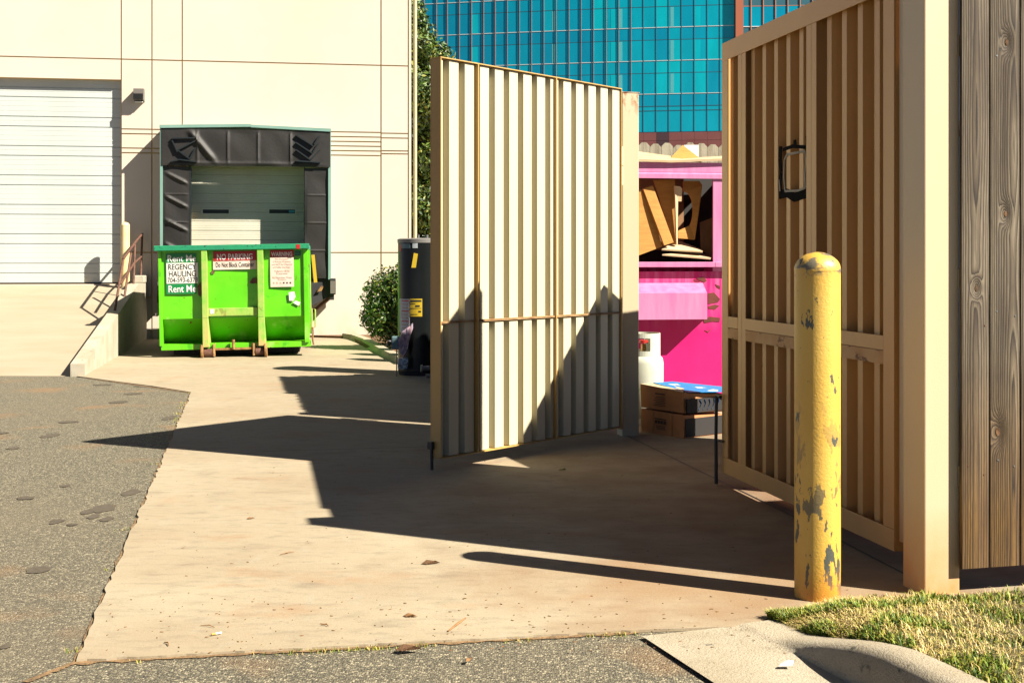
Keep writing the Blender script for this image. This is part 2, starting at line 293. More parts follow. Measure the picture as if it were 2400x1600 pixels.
def thing(name, loc, rotz, label, cat, group=None):
    o = bpy.data.objects.new(name, None); COL.objects.link(o); o.location = loc; o.rotation_euler = (0, 0, rotz); o.empty_display_size = 0.2
    return tag(o, label, cat, group)
def copy_tree(o, parent=None):
    c = o.copy(); COL.objects.link(c); c.parent = parent
    for ch in list(o.children): copy_tree(ch, c)
    return c
def text(body, x0, x1, z0, z1, y, mat, parent, name='lettering', bold=0.0, skew=None):
    """letters fitted to a rectangle in the parent's XZ plane, facing -Y"""
    cu = bpy.data.curves.new('t', 'FONT'); cu.body = body; cu.offset = bold; cu.resolution_u = 3; cu.align_x = 'CENTER'
    ob = bpy.data.objects.new('t', cu); COL.objects.link(ob); dg = bpy.context.evaluated_depsgraph_get()
    me = bpy.data.meshes.new_from_object(ob.evaluated_get(dg)); bpy.data.objects.remove(ob)
    vs = [v.co.copy() for v in me.vertices]; ax = min(v.x for v in vs); bx = max(v.x for v in vs); az = min(v.y for v in vs); bz = max(v.y for v in vs)
    for v, c in zip(me.vertices, vs): v.co = (x0 + (c.x - ax) / (bx - ax) * (x1 - x0), y, z0 + (c.y - az) / (bz - az) * (z1 - z0))
    me.materials.clear(); me.materials.append(MATS[mat]); me.name = name
    o = bpy.data.objects.new(name, me); COL.objects.link(o); o.parent = parent; return o

# ------------------------------------------------------------------ the ground
def sheet(name, pts, z, mat, t=None):
    mb = MB()
    if t: mb.slab([(p[0], p[1], z - t) for p in pts], t, (0, 0, 1))
    else: mb.add([(p[0], p[1], z) for p in pts], [tuple(range(len(pts)))])
    return tag(mb.build(name, mat), kind='structure')
sheet('asphalt_ground', [(-900, -300), (900, -300), (900, 1500), (-900, 1500)], 0.0, 'asphalt')
PA = G(179, 1553)[:2]; PC = G(448, 921)[:2]; PB = (0.494, 4.69)
BA = R(8.7); BO = (-1.877, 22.5); BU = (math.cos(BA), math.sin(BA))
def rough_edge(a, b, amp, nseg):
    out = []
    for i in range(1, nseg):
        t = i / nseg; d = Vector((b[0] - a[0], b[1] - a[1])); nn = Vector((-d.y, d.x)).normalized()
        out.append(tuple(Vector(a) + d * t + nn * amp * noise.noise(Vector((t * nseg * 0.7, a[0], 3)))))
    return out
top_edge = [G(202, 886)[:2], G(268, 895)[:2], G(357, 906.5)[:2]]
slabpts = [PA] + rough_edge(PA, PB, 0.012, 60) + [PB, (0.86, 4.73), (1.025, 4.83), (1.378, 5.07), (1.925, 5.19), (8.0, 6.5), (8.0, 16.2), (-0.4, 15.7),
          G(933, 856)[:2], G(883, 830)[:2], G(820, 797)[:2], (-3.35, 22.27), (-6.6, 21.8), (-5.35, 14.85)] + top_edge + [PC] + rough_edge(PC, PA, 0.02, 120)
sheet('concrete_pavement', slabpts, 0.012, 'conc_slab', 0.011)
# joints cut in the slab
mb = MB()
def joint(a, b, w=0.006):
    a = Vector(a[:2]); b = Vector(b[:2]); nn = Vector((-(b - a).y, (b - a).x)).normalized() * w
    mb.add([(*(a - nn), 0.0145), (*(b - nn), 0.0145), (*(b + nn), 0.0145), (*(a + nn), 0.0145)], [(0, 1, 2, 3)])
joint(G(600, 1062), G(1015, 1050)); joint(G(1460, 1020), G(1860, 1215)); joint(G(1860, 1215), G(2160, 1372)); joint(G(655, 988), G(1015, 1008), .004)
tag(mb.build('pavement_joints', 'ink'), kind='structure')
# dirt strip along the slab edge
mb = MB()
def strip(a, b, w0, w1, z, n, seed, side):
    a = Vector(a); b = Vector(b); d = (b - a); nn = Vector((-d.y, d.x)).normalized() * side; vs = []
    for i in range(n + 1):
        t = i / n; p = a + d * t; q = w0 + (w1 - w0) * (0.5 + 0.9 * noise.noise(Vector((t * n * 0.35, seed, 0)))) ; q = max(q, 0.004)
        vs += [(*(p - nn * 0.015), z), (*(p + nn * q), z)]
    mb.add(vs, [(2 * i, 2 * i + 1, 2 * i + 3, 2 * i + 2) for i in range(n)])
strip(PA, PB, 0.004, 0.038, 0.004, 90, 1.0, -1); strip(PC, PA, 0.003, 0.018, 0.0045, 200, 5.0, -1)
strip(PC, G(202, 886)[:2], 0.01, 0.03, 0.0042, 60, 7.0, 1); strip(PA, G(60, 1600)[:2], .005, .02, .0048, 30, 3., 1)
tag(mb.build('dirt', 'dirt_edge'), kind='stuff')
# ramp on the left up to the garage door
CD = Vector((-math.sin(R(10.7)), math.cos(R(10.7)))); CR = Vector((CD.y, -CD.x)); C0 = Vector((-5.278, 14.92)); CL = 6.86
def wall_xy(a, d=0.0): return (BO[0] + a * BU[0] + d * BU[1], BO[1] + a * BU[1] - d * BU[0])
mb = MB(); c0 = C0 - CR * 0.10; c1 = C0 + CD * (CL - .02) - CR * 0.10
mb.slab([(c0.x, c0.y, 0.0), (*wall_xy(-4.95), 0.0), (*wall_xy(-14), 0.0), (-15, 14.9, 0.0)], 0.001, (0, 0, -1))
w1 = wall_xy(-5.0, -.1); w2 = wall_xy(-14, -.1)
mb.v[:] = []; mb.f[:] = []; mb.mi[:] = []
fl = (-15.0, 15.2); fr_ = (c0.x, c0.y + 0.02)
mb.add([(*fl, 0.006), (*fr_, 0.006), (*w1, 1.0), (*w2, 1.0), (*fl, -.1), (*fr_, -.1), (*w1, -.1), (*w2, -.1)],
       [(0, 1, 2, 3), (4, 7, 6, 5), (0, 4, 5, 1), (1, 5, 6, 2), (2, 6, 7, 3), (3, 7, 4, 0)])
tag(mb.build('ramp', 'conc_ramp'), kind='structure')

# near kerb with gutter (ramps up out of the slab)
K0 = Vector((0.92, 4.70)); KD = Vector((0.349, -0.937)); KR = Vector((0.937, 0.349))
def kh(s): return 0.15 * min(1, max(0, (s - 0.05) / 0.68)) ** 1.0 if s < 0.73 else 0.15
def khs(s):
    t = min(1, max(0, (s - 0.02) / 0.78)); return 0.15 * (0.35 * t + 0.65 * t * t * (3 - 2 * t))
mb = MB(); ss = [-0.06 + i * 0.035 for i in range(120)]; prof = [(-0.43, 0.014), (-0.20, 0.011), (-0.03, 0.010), (0.0, 0.012), (0.012, .45), (0.028, .80), (0.05, .95), (0.075, 1.0), (0.15, 1.0), (0.168, .96), (0.175, .7)]
vs = []
for s in ss:
    h = khs(s)
    for j, (o, z) in enumerate(prof):
        off = o
        if s < 0.35 and j < 3: pass
        p = K0 + KD * s + KR * off
        zz = z if j <= 3 else max(0.0128, z * h) + 0.003
        zz += 0.002 * noise.noise(Vector((p.x * 14, p.y * 14, 0))) if j > 3 else 0
        vs.append((p.x, p.y, zz))
m_ = len(prof); mb.add(vs, [(i * m_ + j, i * m_ + j + 1, (i + 1) * m_ + j + 1, (i + 1) * m_ + j) for i in range(len(ss) - 1) for j in range(m_ - 1)])
tag(mb.build('kerb', 'conc_kerb', smooth=True), kind='structure')
# lawn surface between kerb and slab
def lawn_pt(t, w):
    a = K0 + KD * (t * 3.6 - 0.05) + KR * 0.168; za = max(0.012, khs(t * 3.6 - 0.05)) - 0.012
    E_ = [(1.025, 4.83), (1.378, 5.07), (1.925, 5.17), (2.6, 5.30), (4.5, 5.7), (8, 6.4)]
    q = t * 5; i = min(4, int(q)); f = q - i; b_ = Vector(E_[i]).lerp(Vector(E_[i + 1]), f)
    p = a.lerp(b_, w); z = za * (1 - w) + 0.016 * w + 0.035 * math.sin(math.pi * w) * min(1, t * 4) + 0.01 * noise.noise(Vector((p.x * 5, p.y * 5, 1)))
    return Vector((p.x, p.y, z))
mb = MB(); nt, nw = 50, 24
mb.add([lawn_pt(i / nt, j / nw) for i in range(nt + 1) for j in range(nw + 1)], [(i * (nw + 1) + j, i * (nw + 1) + j + 1, (i + 1) * (nw + 1) + j + 1, (i + 1) * (nw + 1) + j) for i in range(nt) for j in range(nw)])
tag(mb.build('lawn_ground', 'lawn', smooth=True), kind='structure')
def blades(name, pts, hmin, hmax, mats, wts, w=0.004, lean=0.7, label_kind='stuff'):
    mb = MB(); n = len(pts)
    for p in pts:
        h = random.uniform(hmin, hmax); a = random.uniform(0, 6.283); l = random.uniform(0.15, lean) * h; ww = w * random.uniform(.6, 1.3)
        d = Vector((math.cos(a), math.sin(a), 0)); pr = Vector((-d.y, d.x, 0)) * ww; p = Vector(p) - Vector((0, 0, 0.004))
        m1 = p + d * l * 0.35 + Vector((0, 0, h * 0.6)); tip = p + d * l * 1.1 + Vector((0, 0, h * random.uniform(.6, 1)))
        mb.cm = random.choices(range(len(mats)), wts)[0]
        mb.add([p - pr, p + pr, m1 + pr * .7, m1 - pr * .7, tip], [(0, 1, 2, 3), (3, 2, 4)])
    me = bpy.data.meshes.new(name); me.from_pydata(mb.v, [], mb.f)
    for q in mats: me.materials.append(MATS[q])
    me.polygons.foreach_set('material_index', mb.mi); o = bpy.data.objects.new(name, me); COL.objects.link(o); return tag(o, kind=label_kind)
pts = []; wt = []
while len(pts) < 26000:
    t = random.random() ** 1.7 * 0.62; w = random.random(); p = lawn_pt(t, w)
    if p.y < 3.3 and p.x < 3: 
        if random.random() < .6: continue
    c = noise.noise(Vector((p.x * 4.5, p.y * 4.5, 0)))
    pts.append((p, c))
ga = [p for p, c in pts if c > 0.04]; gb = [p for p, c in pts if c <= 0.04]
o = blades('grass', ga, 0.016, 0.05, ['grass0', 'grass1', 'grass2', 'grass4'], [5, 6, 2, 3], 0.0028)
o = blades('dry_grass', gb, 0.010, 0.035, ['grass2', 'grass3', 'grass1'], [5, 5, 2.2], 0.0020, 1.3)
wd = []
for (a, b, n_, sd) in ((PA, PB, 26, 3), (PA, PC, 16, 9)):
    for i in range(n_):
        t = random.random(); c = Vector(a).lerp(Vector(b), t)
        if sd == 3 and t < .3 and random.random() < .7: continue
        off = Vector((0, -0.03, 0)) if sd == 3 else Vector((-0.03, 0, 0))
        for k in range(random.randint(6, 26)): wd.append(Vector((c.x, c.y, 0)) + off + Vector((random.gauss(0, .025), random.gauss(0, .010), .004)))
blades('weeds', wd, 0.006, 0.022, ['grass0', 'grass1', 'grass2'], [3, 3, 4], 0.002)
# stains on asphalt and slab: irregular flat patches
def blotch(x, y, rx, ry, z=0.0035):
    c = G(x, y); k = 22; vs = []
    for i in range(k):
        a = 6.283 * i / k; q = 1 + 0.35 * noise.noise(Vector((math.cos(a) * 1.3 + x, math.sin(a) * 1.3 + y, 0)))
        vs.append((c[0] + rx * q * math.cos(a), c[1] + ry * q * math.sin(a), z))
    return vs
mb = MB()
for (x, y, rx, ry) in [(398, 979, .055, .16), (118, 1021, .06, .13), (308, 1154, .055, .10), (245, 1191, .07, .11), (208, 1199, .04, .07), (220, 1211, .03, .06),
        (251, 1217, .035, .06), (134, 1222, .035, .06), (90, 1336, .055, .06), (12, 1516, .02, .03), (342, 905, .12, .10), (240, 902, .1, .08), (278, 942, .09, .12), (313, 923, .09, .1), (160, 989, .08, .08), (32, 1051, .05, .06), (152, 1139, .03, .04), (170, 1230, .03, .03), (5, 1015, .05, .06), (60, 1168, .05, .05)]:
    v = blotch(x, y, rx, ry, .003 + .0001 * (len(mb.v) // 22)); mb.add(v, [tuple(range(len(v)))])
tag(mb.build('oil_stain', 'stain'), kind='stuff')

# soil bed + low kerb by the building corner
sheet('soil_bed', [G(735, 792)[:2], G(820, 795)[:2], G(883, 827)[:2], G(933, 853)[:2], (-0.4, 15.75), (6, 16.4), (6, 28), (-1.5, 27), wall_xy(0, -.05), wall_xy(-3.3, -.02)], 0.05, 'soil', 0.055)
mb = MB(); kp = [G(800, 794), G(820, 797), G(845, 806), G(883, 830), G(933, 856), (-0.35, 15.65, 0), (6, 16.3, 0)]
for a, b_ in zip(kp, kp[1:]):
    a = Vector(a[:2]); b_ = Vector(b_[:2]); nn = Vector((-(b_ - a).y, (b_ - a).x)).normalized() * 0.17; a2 = a - (b_ - a).normalized() * .01; h0 = .10
    mb.hexa([(*a2, 0), (*b_, 0), (*(b_ + nn), 0), (*(a2 + nn), 0), (*(a2 + nn * .15), h0), (*(b_ + nn * .15), h0), (*(b_ + nn * .9), h0 + .001), (*(a2 + nn * .9), h0 + .001)])
tag(mb.build('kerb', 'conc_kerb'), kind='structure')

# ------------------------------------------------------------------ warehouse
def wl(x, y, d=0.0):
    P = (BO[0] + d * BU[1], BO[1] - d * BU[0]); return pl(x, y, P, BU)
bld = thing('warehouse', (BO[0], BO[1], 0), BA, 'cream tilt-up concrete warehouse with scored joints and a white roller door above a ramp', 'building')
TOP = 9.0; GX = wl(284, 187)[0]; GZ1 = wl(283, 187)[1]; GZ0 = 1.0
X1 = wl(356, 300)[0]; X2 = wl(427, 200)[0]; X3 = wl(893, 300)[0]; X4 = wl(957, 300)[0]; ZJ = 5.04
DX0 = wl(437, 400)[0]; DX1 = wl(727, 400)[0]; DZ1 = 3.5; DZ0 = 0.95; g = 0.011
ZL = wl(893, 592)[1]; ZLL = wl(320, 697)[1]
mb = MB()
def cell(x0, x1, z0, z1, gl=g, gr=g, gb=g, gt=g):
    mb.box(x0 + gl, x1 - gr, 0.0, 0.03, z0 + gb, z1 - gt)
left = -14.0
bandL = [wl(320, y)[1] for y in (303, 314, 347.5, 358.5)]; bandR = [wl(820, y)[1] for y in (309.8, 320.9, 332, 342.7, 353.6, 364.3)]; bandE = [wl(930, y)[1] for y in (313, 324, 354, 361)]
def column(x0, x1, zs, gl=g, gr=g):
    zs = sorted(zs)
    for a, b_ in zip(zs, zs[1:]): cell(x0, x1, a, b_, gl, gr)
cell(left, GX, GZ1, ZJ, 0, g, 0, g); cell(left, GX, ZJ, TOP); cell(left, GX, -.1, GZ0, 0, g, 0, 0)
column(GX, X1, [-.1, ZLL, ZL] + bandL + [ZJ, TOP]); column(X1, X2, [-.1, ZL] + bandL + [ZJ, TOP])
for x0, x1, gl, gr in ((X2, DX0, g, 0), (DX1, X3, 0, g)): column(x0, x1, [-.1, ZL] + (bandR if x0 > -3 else []) + [ZJ, TOP], gl, gr)
cell(DX0, DX1, DZ1, ZJ, 0, 0, 0, g); cell(DX0, DX1, ZJ, TOP, 0, 0); cell(DX0, DX1, -.1, DZ0, 0, 0, 0, 0)
column(X3, X4, [-.1, ZL] + bandE + [ZJ, TOP]); cell(X4, 0.0, -.1, TOP, g, 0)
mb.build('wall', 'wall', bld)
mb = MB()  # backing with door openings
for (a, b_, c, d) in ((left, GX, GZ1 - .002, TOP), (left, GX, -.1, GZ0), (GX + .002, DX0 - .002, -.1, TOP), (DX0 - .002, DX1 + .002, DZ1 - .002, TOP), (DX0 - .002, DX1 + .002, -.1, DZ0), (DX1 + .002, -0.03, -.1, TOP)):
    mb.box(a, b_, 0.031, 0.28, c, d)
mb.build('wall_backing', 'wall_groove', bld)
mb = MB(); mb.box(left, -0.01, 0.281, 16, -.1, TOP - .02); mb.box(-0.028, 0.0, .031, .279, -.1, TOP); mb.build('building_shell', 'wall', bld)
mb = MB(); mb.box(left - .1, 0.08, -0.05, 16.1, TOP, TOP + .15); mb.build('roof', 'lampgrey', bld)
mb = MB(); mb.tube([(0.075, 0.06, 0.05), (0.075, 0.06, TOP)], 0.036, 12); mb.build('downspout', 'downpipe', bld, smooth=True)
# garage door, ribbed
def door_profile(zs, step_minor, y0, y1, z0, z1, x0, x1, depth=0.012, gw=0.012):
    mb = MB(); pr = []; maj = sorted(zs); z = z0; k = 0
    pts = [(z0, 0)]
    zz = z0 + step_minor
    while zz < z1:
        if min([abs(zz - q) for q in maj] + [9]) > 0.02: pts += [(zz - .004, 0), (zz, 0.0035), (zz + .004, 0)]
        zz += step_minor
    for q in maj: pts += [(q - gw / 2, 0), (q - gw / 4, depth), (q + gw / 4, depth), (q + gw / 2, 0)]
    pts += [(z1, 0)]; pts.sort()
    vs = []
    for z, d in pts: vs += [(x0, y0 + d, z), (x1, y0 + d, z)]
    fs = [(2 * i, 2 * i + 1, 2 * i + 3, 2 * i + 2) for i in range(len(pts) - 1)]; mb.add(vs, fs)
    mb.box(x0, x1, y0 + 0.02, y1, z0, z1); return mb
zs = []; z = GZ0 + 0.19
z = wl(283, 640)[1]
while z < GZ1: zs += [z, z + 0.175]; z += 0.525
door_profile(zs, 0.0875, 0.13, 0.20, GZ0 + .03, GZ1, left, GX, .014, .022).build('roller_door', 'garage', bld)
mb = MB(); mb.box(left, GX - .01, 0.12, 0.2, GZ0, GZ0 + .028); mb.build('door_seal', 'black', bld)
mb = MB(); mb.box(GX - .002, GX + .012, 0.0321, 0.2, GZ0, GZ1 - .02); mb.build('door_jamb', 'wall_groove', bld)
zs = [DZ0 + .17 * i for i in range(1, 15)]
dd = door_profile(zs, 0.0425, 0.12, 0.2, DZ0, DZ1, DX0, DX1, .012, .016).build('dock_door', 'dockdoor', bld)
for xa, xb in ((475.3, 536.5), (631, 691.5)):
    a = wl(xa, 491, -.12); b_ = wl(xb, 500.5, -.12); mb = MB(); q = .03
    mb.box(a[0] - q, b_[0] + q, 0.105, 0.1185, a[1], a[1] + q); mb.box(a[0] - q, b_[0] + q, 0.105, 0.1185, b_[1] - q, b_[1]); mb.box(a[0] - q, a[0], 0.105, 0.1185, b_[1], a[1]); mb.box(b_[0], b_[0] + q, 0.105, 0.1185, b_[1], a[1])
    wf = mb.build('window_frame', 'dockdoor', dd); mb = MB(); mb.box(a[0], b_[0], .112, .118, b_[1], a[1]); mb.build('pane', 'black', wf)
    if xa > 600: mb = MB(); mb.box(b_[0] - .11, b_[0] - .01, .109, .1115, b_[1] + .015, a[1] - .015); mb.build('sticker', 'cyan', wf)

# wall lamp
a = wl(313, 208, .12); b_ = wl(337, 238, .12)
lp = thing('wall_lamp', (*wall_xy((a[0] + b_[0]) / 2), b_[1]), BA, 'small dark finned wall lamp beside the white roller door', 'wall lamp')
w = (b_[0] - a[0]); h = a[1] - b_[1]; mb = MB(); mb.hexa([(-w / 2, -.17, .03), (w / 2, -.17, .03), (w / 2, 0, .0), (-w / 2, 0, 0), (-w / 2, -.15, h), (w / 2, -.15, h), (w / 2, 0, h), (-w / 2, 0, h)])
mb.build('lamp_housing', 'lampgrey', lp); mb = MB()
for i in range(9): x = -w / 2 + w * (i + .5) / 9; mb.box(x - .004, x + .004, -.185, -.165, .04, h * .62)
mb.build('cooling_fins', 'black', lp); mb = MB(); mb.box(-w / 2 + .02, w / 2 - .02, -.12, -.03, -.012, .0); mb.build('lens', 'white', lp)

# ------------------------------------------------------------------ dock shelter
SD = 0.48
x0, zt0 = wl(374, 293, SD); x1, zt1 = wl(776, 302, SD); xm, ztm = wl(588, 291, SD); zh = wl(580, 390, SD)[1]
zb = wl(776, 655, SD)[1]
sh = thing('dock_shelter', (*wall_xy((x0 + x1) / 2), 0), BA, 'black fabric loading dock shelter with pale teal frame behind the green dumpster', 'dock shelter')
xc = (x0 + x1) / 2; X0 = x0 - xc; X1_ = x1 - xc; XM = xm - xc
def fab(name, x0, x1, z0, z1, y, folds, mat='fabric', thick=.02, z1b=None, nx=44, nz_=36, amp=.02):
    mb = MB(); z1b = z1 if z1b is None else z1b; vs = []
    for j in range(nz_ + 1):
        for i in range(nx + 1):
            u = i / nx; v = j / nz_; x = x0 + (x1 - x0) * u; zt = z1 + (z1b - z1) * u; z = z0 + (zt - z0) * v
            e = min(u, 1 - u, v, 1 - v) * 10; e = min(1, e)
            d = amp * noise.noise(Vector((x * 2.2 + z * 1.6, z * 1.2 - x, 4.0)))
            for (fx, fz, gx, gz, wd_, am) in folds:
                dx, dz = gx - fx, gz - fz; Lq = math.hypot(dx, dz); t = ((x - fx) * dx + (z - fz) * dz) / Lq / Lq; dist = abs((x - fx) * dz - (z - fz) * dx) / Lq
                if -0.05 < t < 1.05: d += am * math.exp(-(dist / wd_) ** 2) * max(0, min(1, 4 * min(t + .05, 1.05 - t)))
            vs.append((x, y - d * e, z))
    k = nx + 1; mb.add(vs, [(j * k + i, j * k + i + 1, (j + 1) * k + i + 1, (j + 1) * k + i) for j in range(nz_) for i in range(nx)])
    o = mb.build(name, mat, sh, smooth=True); return o
HXL = X0 + .03; HXR = X1_ - .015
folds = [(HXL + .45, zt0 - .05, HXL + .95, zh + .05, .05, .05)] + [(q, zt0, q, zh, .018, .018) for q in (HXL + .62, HXL + 1.15, HXL + 1.68, HXL + 2.25)] + [(HXL, zh + .04, HXR, zh + .04, .03, .02)]
fab('header_curtain', HXL, HXR, zh, zt0 - .055, -SD + .0, folds, z1b=zt1 - .05, nx=150)
# raised strips of the header's wear pleats
def bar(x, y, x2, y2, w=.022):
    a = wl(x, y, SD + .03); b_ = wl(x2, y2, SD + .03); mb = MB(); mb.beam((a[0] - xc, -SD - .03, a[1]), (b_[0] - xc, -SD - .03, b_[1]), w, .05, up=(0, 1, 0)); mb.build('pleat_strip', 'fabric_dark', sh)
z2 = lambda X, Y: (350 + X / 5.227, 270 + Y / 5.227)
for a, b_ in (((275, 285), (585, 278)), ((280, 310), (345, 450)), ((345, 430), (575, 310)), ((350, 430), (500, 540)), ((500, 530), (570, 400)), ((265, 570), (375, 545)), ((375, 545), (580, 572))): bar(*z2(*a), *z2(*b_))
for a, b_ in (((1800, 240), (2010, 380)), ((2020, 360), (2085, 255)), ((1795, 335), (2000, 470)), ((2005, 455), (2080, 340)), ((1800, 425), (1975, 550)), ((1980, 540), (2090, 425)), ((1795, 560), (2095, 580))): bar(*z2(*a), *z2(*b_))
LX0 = wl(381, 450, SD - .04)[0] - xc; LX1 = wl(444, 450, SD - .04)[0] - xc; RX0 = wl(714, 450, SD - .04)[0] - xc; RX1 = wl(771, 450, SD - .04)[0] - xc
for (a, b_, nm) in ((LX0, LX1, 1), (RX0, RX1, -1)):
    fo = [(a + .02, 3.0 - .42 * i, b_ - .02, 2.78 - .42 * i, .03, .035) for i in range(5)] + [(a, 2.6 - .5 * i, b_, 2.6 - .5 * i, .012, .012) for i in range(4)] if nm == 1 else [(a + .02, 2.6 - .5 * i, b_, 2.6 - .5 * i, .012, .01) for i in range(4)]
    fab('side_curtain', a, b_, zb + .02, zh - .02, -SD + .04, fo, nx=44, nz_=170)
mb = MB()
q = z2(490, 630); mb.box(LX1 - .01, LX1 + .02, -SD + .05, -SD + .2, zb, zh); mb.build('curtain_stay', 'fabric_dark', sh); mb = MB(); mb.box(RX0 - .012, RX0 + .005, -SD + .05, -SD + .2, zb, zh)
mb.build('curtain_stay', 'fabric_dark', sh)
mb = MB()  # frame: top trim, sides
mb.hexa([(X0, -SD - .02, zt0 - .055), (XM, -SD - .02, ztm - .05), (XM, 0, ztm - .05), (X0, 0, zt0 - .055), (X0, -SD - .02, zt0), (XM, -SD - .02, ztm), (XM, 0, ztm), (X0, 0, zt0)])
mb.hexa([(XM + .001, -SD - .02, ztm - .06), (X1_, -SD - .02, zt1 - .055), (X1_, 0, zt1 - .055), (XM + .001, 0, ztm - .06), (XM + .001, -SD - .02, ztm - .012), (X1_, -SD - .02, zt1), (X1_, 0, zt1), (XM + .001, 0, ztm - .012)])
mb.build('top_trim', 'teal', sh)
for (a, b_) in ((X0 + .005, X0 + .05), (X1_ - .05, X1_ - .002)):
    mb = MB(); mb.box(a, b_, -SD + .012, -.001, zb, (zt0 if a < 0 else zt1) - .06); mb.build('side_frame', 'teal', sh)
# dock bumpers
for i, (xa, ya, xb, yb, lb) in enumerate(((368, 655, 379, 697, 'black rubber dock bumper left of the green dumpster'), (773, 653, 787, 690, 'black rubber dock bumper on a bracket right of the green dumpster'))):
    a = wl(xa, ya, .5); b_ = wl(xb, yb, .5)
    if i == 0: b_ = (b_[0] + .05, b_[1])
    o = thing('dock_bumper', (*wall_xy((a[0] + b_[0]) / 2), b_[1]), BA, lb, 'dock bumper', 'bumpers at the loading dock'); w = (b_[0] - a[0]) / 2; h = a[1] - b_[1]
    mb = MB(); mb.box(-w, w, -.5, -.002, 0, h); mb.build('rubber_block', 'black', o, bevel=.008)
    mb = MB(); mb.box(-w + .0, w - .03, -.46, -.1, -.10, -.002); mb.build('bracket', 'black', o)
    if i: mb = MB(); mb.beam((-.03, -.40, -.04), (-.62, -.02, -.55), .07, .05); mb.build('brace', 'railrust', o)
    mb = MB(); mb.box(-w + .01, w - .01, -.512, -.501, .02, h - .04); mb.build('wear_plate', 'lampgrey', o)
# dock leveller tongue at the right of the dumpster
lv = thing('dock_leveller', (*wall_xy(wl(745, 680, .4)[0]), .75), BA, 'black dock leveller lip with yellow strip below the right shelter curtain', 'dock leveller')
mb = MB(); mb.slab([(-.55, -.45, .0), (-.15, -.45, -.17), (.25, -.40, .05), (.22, -.38, .38), (-.55, -.38, .38)], .3, (0, 1, 0)); mb.build('lip', 'black', lv)
mb = MB(); a = wl(728, 597, .55); b_ = wl(741, 662, .55); c = wl(745, 680, .4)[0]
mb.beam((a[0] - c + .04, -.5, a[1] - .75), (b_[0] - c - .01, -.5, b_[1] - .75), .06, .012, up=(0, 1, 0)); mb.build('warning_strip', 'label_yellow', lv)
mb = MB(); mb.slab([(-.02, -.47, .10), (.06, -.47, .22), (.10, -.47, .20), (.07, -.47, .13)], .01, (0, 1, 0)); mb.build('rust_patch', 'rustyellow', lv)

# ------------------------------------------------------------------ kerb wall beside the ramp, railing, far bollard
cw = thing('ramp_kerb_wall', (C0.x, C0.y, 0), R(10.7), 'sloping pale concrete side wall running up beside the ramp', 'low wall')
def ctop(s): return 0.158 + (1.03 - .158) * min(1, s / 5.6)
mb = MB(); wv = .17
for a, b_ in [(i * .4, i * .4 + .4) for i in range(15)]:
    mb.hexa([(-wv, a, -.1), (0, a, -.1), (0, b_, -.1), (-wv, b_, -.1), (-wv, a, ctop(a)), (0, a, ctop(a)), (0, b_, ctop(b_)), (-wv, b_, ctop(b_))])
mb.box(-wv, 0, 6.0, CL, -.1, 1.03)
mb.build('wall_body', 'conc_pale', cw); mb = MB(); mb.box(-wv - .02, .012, 6.35, CL, 1.031, 1.16); mb.build('end_block', 'conc_pale', cw, bevel=.015)
rl = thing('handrail', (C0.x, C0.y, 0), R(10.7), 'rusty brown steel handrail on the sloping ramp side wall', 'railing')
def rp(x, y):
    s, z = pl(x, y, (C0 - CR * .085), CD); return (-.085, s, z)
z5 = lambda X, Y: (100 + X / 3.733, 480 + Y / 3.733)
posts = [((630, 935), (705, 475)), ((715, 820), (772, 425)), ((795, 720), (808, 345)), ((857, 625), (870, 262))]
for b_, t in posts:
    p = rp(*z5(*b_)); q = rp(*z5(*t)); mb = MB(); mb.tube([(p[0], p[1], ctop(p[1]) - .01), q], .019, 10); mb.build('rail_post', 'railrust', rl, smooth=True)
mb = MB(); mb.tube([rp(*z5(703, 476)), rp(*z5(822, 312)), rp(*z5(870, 256))], .021, 10); mb.build('top_rail', 'railrust', rl, smooth=True)
mb = MB(); mb.tube([rp(*z5(682, 690)), rp(*z5(740, 600)), rp(*z5(800, 512)), rp(*z5(862, 455))], .019, 10); mb.build('mid_rail', 'railrust', rl, smooth=True)
def bollard(loc, r, h, label, mat, rr=1.0):
    o = thing('bollard', loc, 0, label, 'bollard'); mb = MB(); n_ = 56
    mb.lathe([(r * 1.01, -.02), (r, .01)] + [(r, .01 + (h - r * .8 - .01) * i / 12) for i in range(1, 13)], n_); mb.build('pipe', mat, o, smooth=True)
    mb = MB(); zc = h - r * .8; mb.lathe([(r * 1.012, zc)] + [(r * 1.012 * math.cos(t), zc + .004 + r * .8 * math.sin(t)) for t in [i * math.pi / 2 / 12 for i in range(0, 12)]] + [(.001, h + .004)], n_); mb.build('dome_cap', mat, o, smooth=True)
    return o
yb = 21.42; p = A(293.4, 521, yb); bz = 1.0 * (yb - 15.2) / (21.6 - 15.2)
bollard((p[0], yb, bz - .03), .0775, p[2] - bz + .03, 'weathered yellow bollard behind the rusty handrail at the roller door', 'yellow_far')

# ------------------------------------------------------------------ green dumpster
DO = G(547, 838)[:2]
dm = thing('roll_off_dumpster', (*DO, 0), BA, 'bright lime green steel dumpster with dark green rim and printed stickers, parked at the dock', 'dumpster')
dm.rotation_euler = (0, R(-1.0), BA)
DP = DO; z3 = lambda X, Y: (340 + X / 4.9, 540 + Y / 4.9)
def dl(X, Y, d=0.0):
    x, y = z3(X, Y); P = (DP[0] + d * BU[1], DP[1] - d * BU[0]); s, z = pl(x, y, P, BU); a = R(-1.0)
    return s * math.cos(a) - z * math.sin(a), s * math.sin(a) + z * math.cos(a)
xl = dl(185, 600)[0]; xr = dl(1830, 600)[0]; zt = dl(1000, 215)[1]; zm = dl(1000, 1000)[1]; zbm = dl(1000, 1290)[1]; LEN = 3.35
mb = MB(); t = .02   # body: front sheet with the lower part raked back, sides, floor, back
nx = 40; nzz_ = 26; vs = []
